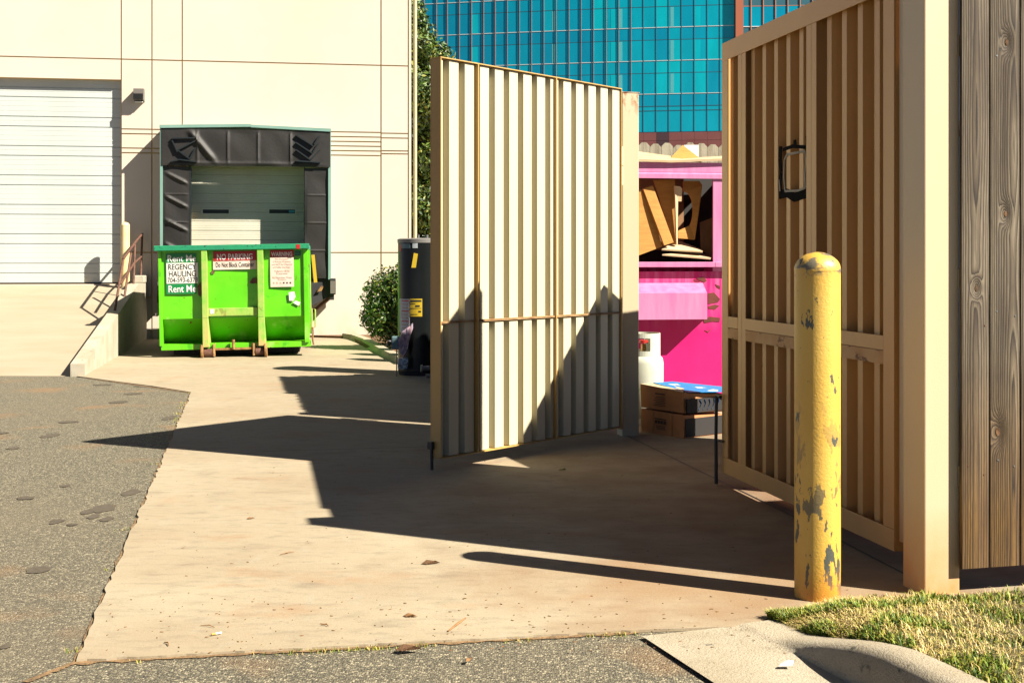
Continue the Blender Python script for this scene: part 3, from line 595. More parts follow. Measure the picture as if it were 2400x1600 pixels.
for j in range(nzz_ + 1):
    for i in range(nx + 1):
        x = xl + (xr - xl) * i / nx; z = zm + (zt - zm) * j / nzz_; e = min(1, 8 * min(i / nx, 1 - i / nx, j / nzz_, 1 - j / nzz_))
        vs.append((x, -.018 * noise.noise(Vector((x * 2.3, 0, z * 2.6 + 5))) * e, z))
k = nx + 1; mb.add(vs, [(j * k + i, j * k + i + 1, (j + 1) * k + i + 1, (j + 1) * k + i) for j in range(nzz_) for i in range(nx)])
lp_ = MB(); lp_.add([(xl, 0, zm), (xr, 0, zm), (xr, .38, zbm), (xl, .38, zbm)], [(0, 1, 2, 3)]); lp_.build('raked_panel', 'green', dm)
for xs in (xl, xr): mb.add([(xs, 0, zt), (xs, LEN, zt), (xs, LEN, zbm), (xs, .26, zbm), (xs, 0, zm)], [(0, 1, 2, 3, 4)])
mb.add([(xl, .26, zbm), (xr, .26, zbm), (xr, LEN, zbm), (xl, LEN, zbm)], [(0, 1, 2, 3)]); mb.add([(xl, LEN, zbm), (xr, LEN, zbm), (xr, LEN, zt), (xl, LEN, zt)], [(0, 1, 2, 3)])
mb.build('body', 'green', dm, smooth=True)
mb = MB(); ra, rb = dl(97, 200, .11)[0], dl(1885, 200, .11)[0]; h0 = zt - .01; h1 = zt + .065
mb.box(ra, rb, -.11, .015, h0, h1); mb.box(xl - .05, xl + .01, .016, LEN, h0, h1); mb.box(xr - .01, xr + .05, .016, LEN, h0, h1); mb.box(xl - .05, xr + .05, LEN, LEN + .06, h0, h1); mb.build('rim', 'green_rim', dm, bevel=.006)
for X in ((648, 716, 1290, 30), (1290, 1362, 1290, 35)):
    a = dl(X[0], 600, .10)[0]; b_ = dl(X[1], 600, .10)[0]; zb_ = .17; mb = MB()
    mb.box(a, b_, -.10, .005, zm, h0 - .002); mb.hexa([(a, -.10, zb_), (b_ + .01, -.10, zb_), (b_ + .01, .26, zb_), (a, .26, zb_), (a, -.10, zm - .001), (b_, -.10, zm - .001), (b_, .004, zm - .001), (a, .004, zm - .001)]); mb.build('front_upright', 'green_post', dm, bevel=.006)
a = dl(716, 600, .05)[0]; b_ = dl(1290, 600, .05)[0]; mb = MB(); mb.box(a + .002, b_ - .002, -.05, -.001, dl(1000, 980, .05)[1], dl(1000, 888, .05)[1]); mb.build('cross_bar', 'green_post', dm, bevel=.006)
for xs, sg in ((xl, -1), (xr, 1)):
    mb = MB(); ys = (-.03, .035) ; mb.box(xs - .035 if sg < 0 else xs - .01, xs + .01 if sg < 0 else xs + .06, -.035, .09, zbm - .02, h0 - .002); mb.build('corner_post', 'green', dm, bevel=.005)
mb = MB(); mb.box(xl - .02, xr + .08, .0, .3, zbm - .085, zbm - .003); mb.box(xl, xl + .14, .301, LEN, zbm - .085, zbm - .003); mb.box(xr - .14, xr, .301, LEN, zbm - .085, zbm - .003); mb.build('bottom_rail', 'green', dm, bevel=.005)
for i in range(5):
    for xs, sg in ((xl, -1), (xr, 1)):
        mb = MB(); y = .55 + i * .65; mb.box(xs - .05 if sg < 0 else xs + .001, xs - .001 if sg < 0 else xs + .05, y, y + .08, zbm, h0 - .002); mb.build('side_rib', 'green', dm)
for (X0r, X1r) in ((640, 800), (1235, 1400)):
    a = dl(X0r, 1400, .12)[0]; b_ = dl(X1r, 1400, .12)[0]; mb = MB()
    mb.tube([(a + .04, -.04, .085), (b_ - .035, -.04, .085)], .062, 20); ro = mb.build('roller', 'railrust', dm, smooth=True)
    mb = MB(); big, sm = ((a, a + .035), (b_ - .03, b_)) if X0r < 1000 else ((b_ - .035, b_), (a, a + .03))
    mb.tube([(big[0], -.05, .10), (big[1], -.05, .10)], .115, 20); mb.slab([(sm[0], -.10, .03), (sm[0], .04, .03), (sm[0], .06, .22), (sm[0], -.06, .21)], sm[1] - sm[0], (1, 0, 0)); mb.build('roller_flange', 'rustyellow', ro, bevel=.005)
a = dl(1015, 1300, .06)[0]; mb = MB(); mb.tube([(a, -.06, .13), (a, -.06, .27)], .022, 12); mb.box(dl(800, 1340)[0], dl(1235, 1340)[0], -.05, -.01, .12, .15); mb.build('hook_tab', 'rustyellow', dm)
mb = MB(); mb.tube([(xr + .085, -.0, .32), (xr + .085, -.0, 1.35)], .01, 8); q = xr + .1; mb.tube([(q, 0, .40), (q + .05, 0, .42), (q + .05, 0, .68), (q, 0, .70), (q, 0, .40)], .012, 8); mb.build('latch_handle', 'green_post', dm)
mb = MB(); mb.tube([(xr + .11, -.01, .42), (xr + .115, -.02, .34), (xr + .105, -.01, .25), (xr + .12, -.01, .16)], .013, 7); mb.build('latch_chain', 'rustyellow', dm)
mb = MB(); mb.box(xl + .1, xr - .1, .5, LEN - .1, .02, zbm - .086); mb.build('under_frame', 'black', dm)
def sticker(X0, X1s, Y0, Y1, mat, d=.024, lab=None):
    a = dl(X0, Y0, d); b_ = dl(X1s, Y1, d); mb = MB(); mb.box(a[0], b_[0], -d, -d + .002, b_[1], a[1]); o = mb.build('sticker', mat, dm)
    if lab: o['label'] = lab
    return o
def st_text(body, X0, X1s, Y0, Y1, mat, par, d=.0265, bold=0.008):
    a = dl(X0, Y0, d); b_ = dl(X1s, Y1, d); return text(body, a[0], b_[0], b_[1], a[1], -d, mat, par, bold=bold)
s1 = sticker(237, 590, 270, 725, 'sticker_green', .022); st_text('Rent Me', 258, 585, 285, 358, 'ink_white', s1, bold=.012); st_text('Rent Me', 268, 588, 632, 707, 'ink_white', s1, bold=.012)
s2 = sticker(243, 612, 375, 605, 'sticker_white', .026)
st_text('REGENCY', 265, 587, 388, 447, 'ink', s2, .0285); st_text('HAULING', 273, 585, 465, 528, 'ink', s2, .0285); st_text('704-593-6378', 258, 605, 543, 594, 'ink', s2, .0285, .005)
s3 = sticker(780, 1283, 350, 443, 'sticker_pink'); st_text('Do Not Block Container', 812, 1252, 368, 417, 'ink', s3, bold=.012)
s4 = sticker(780, 1283, 243, 350, 'sticker_red'); st_text('NO PARKING', 825, 1235, 270, 332, 'ink_white', s4, bold=.015)
s5 = sticker(1435, 1712, 305, 645, 'sticker_pink'); s6 = sticker(1433, 1710, 228, 305, 'sticker_red'); st_text('WARNING', 1448, 1690, 248, 295, 'ink_white', s6, bold=.015)
for tt, y, xa, xb in (('This Dumpster', 320, 1490, 1650), ('is Private Property', 350, 1468, 1676), ('and NOT for Disposal', 382, 1456, 1688), ('of Public Garbage.', 414, 1470, 1672), ('Violators will be', 455, 1485, 1660), ('Prosecuted.', 483, 1508, 1638), ('No Hazardous Waste', 530, 1462, 1686), ('Accepted', 557, 1524, 1622)):
    st_text(tt, xa, xb, y, y + 21, 'ink_faded', s5, bold=.0)
for k_ in range(6): 
    X = 1470 + 38 * k_; a = dl(X, 592, .0265); b_ = dl(X + 18, 610, .0265); mb = MB(); mb.box(a[0], b_[0], -.0265, -.0255, b_[1], a[1]); mb.build('symbol', 'ink_faded' if k_ < 3 else 'ink', s5)
s7 = sticker(1716, 1790, 236, 290, 'green_rim'); mb = MB()
for yy in (246, 274): a = dl(1722, yy, .026); b_ = dl(1784, yy + 9, .026); mb.box(a[0], b_[0], -.026, -.025, b_[1], a[1])
mb.build('print_bars', 'ink', s7)
for poly in ([(1650, 710), (1715, 700), (1728, 760), (1705, 808), (1655, 806)], [(1697, 830), (1730, 803), (1785, 825), (1765, 866)], [(745, 905), (795, 903), (790, 955), (750, 960)]):
    mb = MB(); d = .024 if poly[0][0] > 1000 else .055; mb.slab([(dl(*p_, d)[0], -d, dl(*p_, d)[1]) for p_ in poly], .002, (0, 1, 0)); mb.build('torn_sticker', 'sticker_white', dm)
s8 = sticker(1733, 1780, 160, 210, 'sticker_red', .113)
for poly in ([(600, 640), (640, 590), (650, 700), (640, 765), (610, 740)], [(1195, 600), (1235, 545), (1290, 545), (1290, 605), (1230, 612)], [(757, 470), (780, 455), (800, 475), (795, 498), (765, 500)]):
    mb = MB(); mb.slab([(dl(*p_, .022)[0], -.022, dl(*p_, .022)[1]) for p_ in poly], .002, (0, 1, 0)); mb.build('rust_patch', 'railrust', dm)

# ------------------------------------------------------------------ steel gates
GL = 2.1325; GT = 2.817; GB = .098
def gate(name, loc, rz, label, seam_rust, inside_view, stiles, P, ph):
    o = thing(name, loc, rz, label, 'gate', None); mo = 'gate_gold' if inside_view else 'beige'; mi = 'beige_inside'
    # local x: hinge -> free end, local y: outside normal (0 = flush outside face, -0.1 = inside edge)
    mb = MB(); w = .115; fr = MB()
    def flush(x0, x1, z0, z1, t=.006): fr.box(x0, x1, -t, 0, z0, z1)
    e = .0015
    fr.box(0, GL, -.006, 0, GT - w, GT); fr.box(0, GL, -.006, 0, GB, GB + w - .015)          # top and bottom rails, flush leaf
    flush(0, .10, GB + w - .015 + e, GT - w - e); flush(GL - .10, GL, GB + w - .015 + e, GT - w - e)
    fr.box(0, GL, -.10, -.0075, GT - .008, GT); fr.box(0, GL, -.10, -.0075, GB, GB + .008)
    fr.box(0, .008, -.10, -.0075, GB + .009, GT - .009); fr.box(GL - .008, GL, -.10, -.0075, GB + .009, GT - .009)
    fr.build('gate_frame', mo, o, bevel=.0015)
    for c in stiles:
        v = MB(); v.box(c - .0595, c - .0012, -.007, -.001, GB + w - .015 + e, GT - w - e); v.box(c + .0012, c + .0595, -.007, -.001, GB + w - .015 + e, GT - w - e)
        v.box(c - (.010 if inside_view else .004), c + (.0 if inside_view else .004), -.110, -.0085, GB + .0095, GT - .0095); v.build('stile', mo, o, bevel=.0012)
    # middle rail: flush leaves split by the stiles, upper and lower angle
    cuts = [(.1012, stiles[0] - .061), (stiles[0] + .061, stiles[1] - .061), (stiles[1] + .061, GL - .1012)]
    for zz, mt in (((1.022, 1.090), mo), ((.955, 1.019), seam_rust)):
        r_ = MB()
        for a, b_ in cuts: r_.box(a, b_, -.0065, -.0005, *zz)
        zc = 1.0215 if zz[0] > 1.0 else 1.0135
        for a, b_ in ((.0085, stiles[0] - .005), (stiles[0] + .005, stiles[1] - .005), (stiles[1] + .005, GL - .0085)): r_.box(a, b_, -.098, -.008, zc, zc + .005)
        r_.build('middle_rail', mt, o)
    # corrugated sheet, three bays
    for a, b_ in ((.009, stiles[0] - .005), (stiles[0] + .005, stiles[1] - .005), (stiles[1] + .005, GL - .009)):
        mb = MB(); prof = []
        k = math.floor((a - ph) / P) - 1
        while k * P + ph < b_ + P:
            s0 = k * P + ph
            for xx, yy in ((s0, -.030), (s0 + .050, -.030), (s0 + .058, -.084), (s0 + P - .008, -.084), (s0 + P, -.030)): prof.append((xx, yy))
            k += 1
        pr = []
        for (xa, ya), (xb, yb_) in zip(prof, prof[1:]):
            if xb <= a or xa >= b_ or xb - xa < 1e-6: continue
            def at(x_): return ya + (yb_ - ya) * (x_ - xa) / (xb - xa)
            A0 = max(xa, a); B0 = min(xb, b_)
            if not pr: pr.append((A0, at(A0)))
            pr.append((B0, at(B0)))
        if not inside_view and a > 1.5: pr = [q_ for q_ in pr if q_[0] < 2.062]
        for z0, z1 in ((GB + .012, 1.013), (1.0275, GT - .012)):
            vs = []
            for (x_, y_) in pr: vs += [(x_, y_, z0), (x_, y_, z1)]
            for (x_, y_) in pr: vs += [(x_, y_ + .0016, z0), (x_, y_ + .0016, z1)]
            n_ = len(pr); fs = [(2 * i, 2 * i + 2, 2 * i + 3, 2 * i + 1) for i in range(n_ - 1)] + [(2 * n_ + 2 * i, 2 * n_ + 2 * i + 1, 2 * n_ + 2 * i + 3, 2 * n_ + 2 * i + 2) for i in range(n_ - 1)]
            mb.add(vs, fs)
        mb.build('corrugated_sheet', mi if inside_view else mo, o)
    for z_ in (.40, GT - .45):   # hinges
        mb = MB(); mb.tube([(-.045, -.05, z_ - .16), (-.045, -.05, z_ - .01)], .022, 12); mb.tube([(-.045, -.05, z_ - .32), (-.045, -.05, z_ - .17)], .022, 12); mb.box(-.04, -.0005, -.07, -.03, z_ - .14, z_ - .03); mb.build('hinge', 'post', o, smooth=True)
    return o
def ang(v): return math.atan2(v[1], v[0])
HL = Vector((.91685, 9.7227)); FLp = Vector((-.50192, 8.13067)); HR = Vector((1.76788, 5.58786)); FRp = Vector((1.334, 7.67581))
dL = (FLp - HL).normalized(); dR = (FRp - HR).normalized()
# right gate: outside normal is +90 deg of its direction
nR = Vector((-dR.y, dR.x))
gr = gate('steel_gate', (HR.x, HR.y, 0), ang(dR), 'shaded tan corrugated steel gate with a peeled tape rectangle, behind the yellow bollard', 'beige_rust', False, (.862, 1.812), .166, .350)
# left gate: measured plane is its inside edge (y=-0.1); mirrored so that local y stays the outside
HLo = HL + Vector((-(.747), .666)) * 0.10
HLo += Vector((dL.x, dL.y)) * .05
gl_ = gate('steel_gate', (HLo.x, HLo.y, 0), ang(dL), 'sunlit cream corrugated steel gate standing open in the middle of the picture', 'rustbar', True, (.872, 1.760), .160, .119)
gl_.scale = (.962, -1, 1)
for ch in gl_.children:
    if ch.name.startswith('middle_rail'): ch.data.materials.clear(); ch.data.materials.append(MATS['rustbar'])
# tape rectangle on the right gate
tp = MB()
def gpt(zx, zy, off):
    s, z = pl(1660 + zx / 2.376, zy / 2.376, HR + nR * off, dR); return (s, off, z)
def ribbon(pts, w, y):
    for a, b_ in zip(pts, pts[1:]):
        a = gpt(*a, y); b_ = gpt(*b_, y); tp.beam(a, b_, w, .004, up=(0, 1, 0))
y_ = -.028
ribbon([(403, 815), (400, 880), (404, 960), (400, 1020), (402, 1085)], .035, y_); ribbon([(552, 755), (556, 860), (548, 930), (556, 1000), (550, 1090)], .035, y_)
ribbon([(415, 835), (470, 815), (540, 820)], .02, y_ - .001); ribbon([(395, 1085), (440, 1075), (480, 1100), (556, 1075)], .05, y_ - .001); ribbon([(482, 780), (484, 820)], .03, y_)
tp.build('tape_residue', 'tape', gr); tp = MB()
ribbon([(424, 890), (440, 860), (500, 850), (538, 840), (545, 900), (538, 980), (542, 1045)], .014, -.026); ribbon([(394, 1000), (400, 1065)], .01, -.0255); ribbon([(424, 890), (420, 980), (428, 1065), (500, 1062), (540, 1045)], .012, -.0265)
tp.build('tape_scrap', 'conc_pale', gr)
# drop rods
mb = MB(); L_ = GL - .02
mb.tube([(L_ + .035, .03, 1.02 - .44), (L_ + .04, .032, .30), (L_ + .04, .03, .02)], .0115, 8); mb.tube([(L_ - .03, .03, .58), (L_ + .037, .03, .585)], .01, 8)
mb.tube([(L_ - .03, .012, .30), (L_ + .05, .03, .30)], .008, 8); mb.build('drop_rod', 'blackrod', gr, smooth=True)
mb = MB(); mb.tube([(GL + .01, -.02, .20), (GL + .005, -.02, .02)], .011, 8); mb.box(GL + .0005, GL + .03, -.04, .0, .16, .21); mb.build('drop_rod', 'blackrod', gl_, smooth=True)

# posts
def post(c, rz, w, h, label, mat):
    o = thing('gate_post', (*c, 0), rz, label, 'post', 'square steel posts of the gate'); o.pop('group') if 'group' in o else None
    mb = MB(); mb.box(0, w, 0, w, -.02, h); mb.build('post_tube', mat, o, bevel=.006); mb = MB(); mb.box(-.004, w + .004, -.004, w + .004, h + .0005, h + .006); mb.build('cap_plate', mat, o); return o
post(G(2167, 1402)[:2], R(13.5), .170, 2.80, 'tall cream square steel post in front of the wooden boards', 'post')
pq_ = G(1457, 1029); post((pq_[0] + .012, pq_[1] + .075), R(13.5), .142, 2.80, 'square steel post with rusty top behind the open sunlit gate', 'postcream')

# ------------------------------------------------------------------ yellow bollard in front
bollard((1.304, 5.155, 0.0), .0965, 1.476, 'chipped yellow steel bollard standing on the concrete in front of the gate', 'yellow')

# ------------------------------------------------------------------ wooden fences
def board_mesh(mb_v, w, h, t, seed, knots, eye, nx=26, nz_=320):
    """detailed board with the grain field stored per vertex"""
    vs = []; gr_ = []
    for j in range(nz_ + 1):
        z = h * j / nz_
        for i in range(nx + 1):
            x = w * i / nx
            u = x - w * (eye + .10 * noise.noise(Vector((seed, z * .7, 1)))); ep = .032 * (0.55 + noise.noise(Vector((seed + 5, z * 1.15, 2)))); q = math.sqrt(u * u + ep * ep) * 95
            q += .5 * noise.noise(Vector((x * 6, z * .8, seed)))
            for (kx, kz, kr) in knots:
                dx = (x - kx) / kr; dz = (z - kz) / (kr * 2.1); r2 = dx * dx + dz * dz; q += 5.5 * math.exp(-r2 * .55)
            vs.append((x, 0.0, z)); gr_.append(q)
    k = nx + 1; fs = [(j * k + i, j * k + i + 1, (j + 1) * k + i + 1, (j + 1) * k + i) for j in range(nz_) for i in range(nx)]
    b0 = len(vs); vs += [(0, t, 0), (w, t, 0), (w, t, h), (0, t, h)]; gr_ += [gr_[0], gr_[nx], gr_[-1], gr_[-1 - nx]]
    a, b_, c, d = 0, nx, nz_ * k + nx, nz_ * k
    fs += [(b0, b0 + 3, b0 + 2, b0 + 1), tuple([b0 + 1] + [j * k + nx for j in range(0, nz_ + 1)][::1] + [b0 + 2])[::-1], tuple([b0, b0 + 3] + [j * k for j in range(nz_, -1, -1)])[::-1],
           tuple([b0, b0 + 1] + [i for i in range(nx, -1, -1)])[::-1], tuple([b0 + 2, b0 + 3] + [nz_ * k + i for i in range(0, nx + 1)])[::-1]]
    me = bpy.data.meshes.new('board'); me.from_pydata(vs, [], fs); at = me.attributes.new('grain', 'FLOAT', 'POINT'); at.data.foreach_set('value', gr_); me.materials.append(MATS['wood']); return me
FA = R(13.5); fo_ = pl(2256, 1326, G(2167, 1402)[:2], (math.cos(FA), math.sin(FA)))
npj = MB(); npj.box(.120, .160, .1705, .395, .15, 2.79); npo = [o for o in bpy.data.objects if o.name == 'gate_post'][0]; npj.build('hinge_jamb', 'post', npo)
pc = Vector(G(2167, 1402)[:2]); fx = Vector((math.cos(FA), math.sin(FA))); fn = Vector((math.sin(FA), -math.cos(FA)))
FOFF = .035
s0 = pl(2255, 1326, pc + fn * FOFF, fx)[0]; FBZ = .125; FH = 2.72
fb = pc + fn * FOFF + fx * s0
nf = thing('wooden_fence', (fb.x, fb.y, FBZ), FA, 'weathered grey vertical board fence with knots, beside the tall cream post', 'fence')
bx = 0; bw = [.139, .150] + [.142] * 26; eyes = [.5, .78, .3, .6]
for i in range(26):
    if i < 2:
        kn = [[(.072, 1.06 - .0, .010), (.066, .62 + .40, .0), ], [(.075, .70, .026), (.058, 1.72, .022), (.105, 2.1, .014), (.07, 1.22, .008)]][i]
        kn = [[(.068, 1.20, .016)], [(.034, .58, .023), (.072, 1.52, .017), (.078, 2.26, .018)]][i]
        me = board_mesh(None, bw[i] - .009, FH, .02, 3.0 + i * 11, kn, eyes[i], 30, 420)
        o = bpy.data.objects.new('board', me); COL.objects.link(o); o.parent = nf; o.location = (bx, 0, 0)
        mb = MB()
        for (kx, kz, kr) in kn: mb.lathe([(.0001, 0), (kr * .42, .0), (kr * .36, .002), (.0001, .003)], 16)
        kk = 0
        vs = []
        mbk = MB()
        for (kx, kz, kr) in kn:
            n_ = 18; c0_ = (kx, -.0012, kz); vs = [(kx + kr * .40 * math.cos(6.283 * q / n_), -.0010, kz + kr * .75 * math.sin(6.283 * q / n_) * (1 + .1 * math.cos(3 * q))) for q in range(n_)]; mbk.slab(vs, .0009, (0, -1, 0))
        mbk.build('knot', 'soil', o)
        mbn = MB()
        for (nx_, nz0) in (((.03, .44), (.108, .40), (.112, 1.04)) if i == 0 else ((.035, .46), (.115, .43), (.03, 1.10), (.12, 1.08), (.035, 2.66 - .02), (.115, 2.63 - .02), (.03, 2.2))):
            n_ = 10; mbn.slab([(nx_ + .0042 * math.cos(6.283 * q / n_), -.0008, nz0 + .0042 * math.sin(6.283 * q / n_)) for q in range(n_)], .001, (0, -1, 0))
        mbn.build('nail_head', 'steel' if i else 'railrust', o)
    else:
        if i < 7: bms = (bms if i > 2 else []) + [board_mesh(None, .136, FH, .02, 40.0 + i * 7.3, [(.03 + .08 * random.random(), .5 + 1.9 * random.random(), .016 + .008 * random.random())] if i != 5 else [], .25 + .5 * random.random(), 12, 110)]
        me2 = bms[i - 2] if i < 7 else bms[random.randrange(5)]
        o = bpy.data.objects.new('board', me2); COL.objects.link(o); o.parent = nf; o.location = (bx, 0, 0)
    bx += bw[i]
mb = MB()
for z in (.35, 1.2, 2.2): mb.box(0.0, bx, .022, .06, z, z + .085)
mb.build('fence_rail', 'picket', nf)
for x in (2.0, 4.4 - .6): mb = MB(); mb.box(x, x + .09, .061, .15, -FBZ, FH - .1); mb.build('fence_post', 'picket', nf)
def picket_fence(P, rz, n, h, label, h2=None):
    o = thing('picket_fence', (P[0], P[1], 0), rz, label, 'fence'); mb = MB(); x = 0
    for i in range(n):
        w = .14 + random.uniform(-.002, .002); hh = h + random.uniform(-.02, .015) + (h2 if h2 and i < 14 else 0); c = .04; y = random.uniform(0, .006); tz = .05
        mb.slab([(x, y, .05), (x + w - .004, y, .05), (x + w - .004, y, hh - c), (x + w - .004 - c, y, hh), (x + c, y, hh), (x, y, hh - c)], .018, (0, 1, 0)); x += w
    mb.build('picket_boards', 'picket', o); mb = MB()
    for z in (.4, 1.3, h - .45): mb.box(0, x, .03, .068, z, z + .085)
    mb.build('fence_rail', 'picket', o)
    for k in range(int(x / 2.2) + 1): mb = MB(); mb.box(min(k * 2.2, x - .1), min(k * 2.2, x - .1) + .09, .069, .158, 0, h - .15); mb.build('fence_post', 'picket', o)
    return o
OD = Vector((-math.sin(R(13)), math.cos(R(13)))); sp = Vector((.90, 9.90)); q = sp + OD * 3.62
picket_fence((q.x, q.y), R(14), 42, 2.78, 'weathered dog-eared picket fence behind the magenta dumpster')
# side fence: from behind the far post back to the corner (faces left)
P_ = sp + OD * 3.6
sf = picket_fence((P_.x, P_.y), R(13 - 90), 26, 2.80, 'side run of the picket fence hidden behind the open sunlit gate', .12)
# unseen row of spaced stakes, added to cast the shadow stripes on the pavement beyond
stk = thing('shadow_stakes', (.15, 16.0, 0), R(96), 'added row of stakes unseen behind the sunlit gate, placed for its striped shadow', 'fence')
mb = MB(); mb.box(0, 3.6, .0, .03, 1.2, 1.28); mb.build('stake_rail', 'picket', stk)
for i in range(4): mb = MB(); mb.slab([(i * .95, -.02, 0), (i * .95 + .42, -.02, 0), (i * .95 + .42, -.02, 2.25), (i * .95 + .21, -.02, 2.5), (i * .95, -.02, 2.25)], .018, (0, 1, 0)); mb.build('stake', 'picket', stk)

# ------------------------------------------------------------------ blue dumpster hidden behind the right gate
bd = thing('blue_dumpster', (1.79, 9.02, 0), R(20), 'dark blue metal container mostly hidden behind the shaded gate', 'dumpster')
bw_, bl_, bh_ = .72, 2.15, 2.2
mb = MB(); mb.box(0, bw_, -bl_, -bl_ + .02, .15, bh_); mb.box(0, bw_, -.02, 0, .15, bh_); mb.box(0, .02, -bl_ + .021, -.021, .15, bh_); mb.box(bw_ - .02, bw_, -bl_ + .021, -.021, .15, bh_); mb.box(0, bw_, -bl_, 0, .12, .149); mb.build('body', 'bluemetal', bd)
mb = MB(); mb.box(-.03, bw_ + .03, -bl_ - .03, .03, bh_, bh_ + .05); mb.build('lid', 'black', bd); mb = MB(); mb.box(.05, .15, -bl_ + .05, -.05, 0, .119); mb.box(bw_ - .15, bw_ - .05, -bl_ + .05, -.05, 0, .119); mb.build('skid', 'black', bd)
mb = MB()
for x in (.15, .5): mb.box(x, x + .06, -bl_ - .035, -bl_ - .001, .15, bh_ - .002)
mb.build('side_rib', 'bluemetal', bd)

# ------------------------------------------------------------------ magenta dumpster
PR = R(8); PU = (math.cos(PR), math.sin(PR)); PO = A(1600, 607, 11.4)[:2]
pk = thing('magenta_dumpster', (*PO, 0), PR, 'magenta and pink steel dumpster with an open side full of cardboard', 'dumpster')
zb1 = lambda X, Y: (1480 + X / 4.9, 320 + Y / 4.9); zb2 = lambda X, Y: (1480 + X / 3.5636, 600 + Y / 3.5636)
def pp(xy, d=0.0):
    P = (PO[0] + d * PU[1], PO[1] - d * PU[0]); return pl(xy[0], xy[1], P, PU)
xL = -.92; xR = pp((1765, 600))[0]; xo = pp(zb1(935, 900))[0]; zTop = pp(zb1(500, 297))[1]; zO1 = pp(zb1(500, 483))[1]; zO0 = pp(zb1(500, 1440))[1]; DEP = 1.55
mb = MB(); mb.box(xL, xR, 0, .02, .12, zO0 - .09); mb.box(xL, xR, DEP - .02, DEP, .12, zTop); mb.box(xL, xL + .02, .021, DEP - .021, .12, zTop); mb.box(xR - .02, xR, .021, DEP - .021, .12, zTop); mb.box(xL, xR, 0, DEP, .08, .119)
mb.build('body', 'magenta', pk)
mb = MB(); mb.box(xo, xR, -.012, .019, zO0 - .088, zO1); mb.build('corner_panel', 'pink', pk)
zf = pp(zb1(500, 410))[1]
mb = MB(); mb.box(xL, xR, -.004, .03, zf, zTop); mb.hexa([(xL, -.03, zO1), (xR, -.03, zO1), (xR, .0, zO1), (xL, 0, zO1), (xL, -.03, zf - .02), (xR, -.03, zf - .02), (xR, 0, zf - .002), (xL, 0, zf - .002)]); mb.build('top_beam', 'pink', pk)
zl1 = pp(zb1(500, 1440))[1]; zl0 = pp(zb1(500, 1500))[1]
mb = MB(); mb.box(xL, xo - .002, -.07, .03, zl0, zl1); mb.box(xo, xR, -.07, -.013, zl0, zl1 - .001); mb.build('opening_sill', 'pink', pk, bevel=.004)
# fork channel ledge
za = pp(zb2(300, 225), .03)[1]; zb_ = pp(zb2(300, 310), .22)[1]; zc_ = pp(zb2(300, 530), .22)[1]; xe = pp(zb2(632, 400), .22)[0]; xe2 = pp(zb2(600, 230), .02)[0]
mb = MB(); mb.add([(xL, -.001, za), (xe2, -.001, za), (xe, -.22, zb_), (xL, -.22, zb_), (xe, -.22, zc_), (xL, -.22, zc_), (xe2 + .03, -.001, zc_), (xL, -.001, zc_)], [(0, 3, 2, 1), (3, 5, 4, 2), (5, 7, 6, 4), (1, 2, 4, 6), (0, 7, 5, 3)]); mb.build('fork_channel', 'pink', pk)
mb = MB()
for xs in (xL + .1, xR - .3): mb.box(xs, xs + .2, .05, DEP - .05, 0, .079)
mb.build('skid', 'black', pk)
mb = MB(); mb.box(xL + .03, xR - .03, .03, DEP - .03, zO0 - .25, zO0 - .2); mb.build('load_floor', 'black', pk)
for poly, mt in (([(545, 185), (600, 175), (630, 205), (610, 220), (560, 200)], 'rust_dark'), ([(640, 310), (690, 305), (740, 360), (725, 385), (640, 400)], 'rust_dark'), ([(640, 420), (700, 405), (735, 415), (700, 445), (645, 440)], 'rust_dark'), ([(600, 535), (650, 505), (740, 515), (735, 550), (680, 545), (610, 560)], 'rust_dark'), ([(700, 235), (740, 250), (740, 275), (715, 260)], 'rust_dark'), ([(610, 620), (640, 628), (668, 605), (640, 640)], 'rust_dark')):
    mb = MB(); vs = []
    for k_, p_ in enumerate(poly + []): s_, z_ = pp(zb2(*p_), .004); vs.append((s_, -.0042 if p_[1] > 172 and z_ < zO0 - .09 else -.0142, z_))
    mb.slab(vs, .003, (0, 1, 0)); mb.build('rust_patch', mt, pk)
# cardboard in and on the dumpster: separate sheets with real depth, plus a near-black shade backing
def card(name, pts, mat, label, t=.012, cat='cardboard', grp='cardboard thrown in the magenta dumpster', conv=zb1):
    P = [A(*conv(p[0], p[1]), PO[1] + p[2] + ((conv(p[0], p[1])[0] - 1600) / F * 11.4) * .14) for p in pts]
    c = Vector(P[0]); mb = MB(); mb.slab([Vector(p) - c for p in P], t); o = mb.build(name, mat, loc=c); return tag(o, label, cat, grp)
card('cardboard_sheet', [(-60, 640, .04), (110, 610, .05), (235, 880, .06), (355, 1262, .05), (75, 1368, .02), (-60, 1400, .02)], 'cardboard', 'large flat golden cardboard panel at the lower left of the dumpster opening')
card('cardboard_strip', [(135, 598, .035), (245, 563, .05), (485, 1215, .02), (378, 1250, .0)], 'cardboard', 'long narrow cardboard flap leaning diagonally across the dumpster opening', .03)
card('cardboard_box', [(250, 500, .16), (500, 495, .14), (500, 560, .13), (527, 1238, .11), (470, 1240, .12), (300, 640, .15)], 'cardboard', 'upright ribbed cardboard box face in the middle of the dumpster opening', .02)
card('cardboard_flap', [(500, 568, .06), (560, 575, .06), (583, 605, .07), (575, 745, .08), (535, 745, .08), (530, 1240, .09), (520, 1240, .08)], 'cardboard_pale', 'pale curled cardboard flap edge in the middle of the dumpster opening', .02)
arc = [(605 + 95 * math.sin(t), 850 - 215 * math.cos(t)) for t in [R(i) for i in range(0, 150, 12)]]
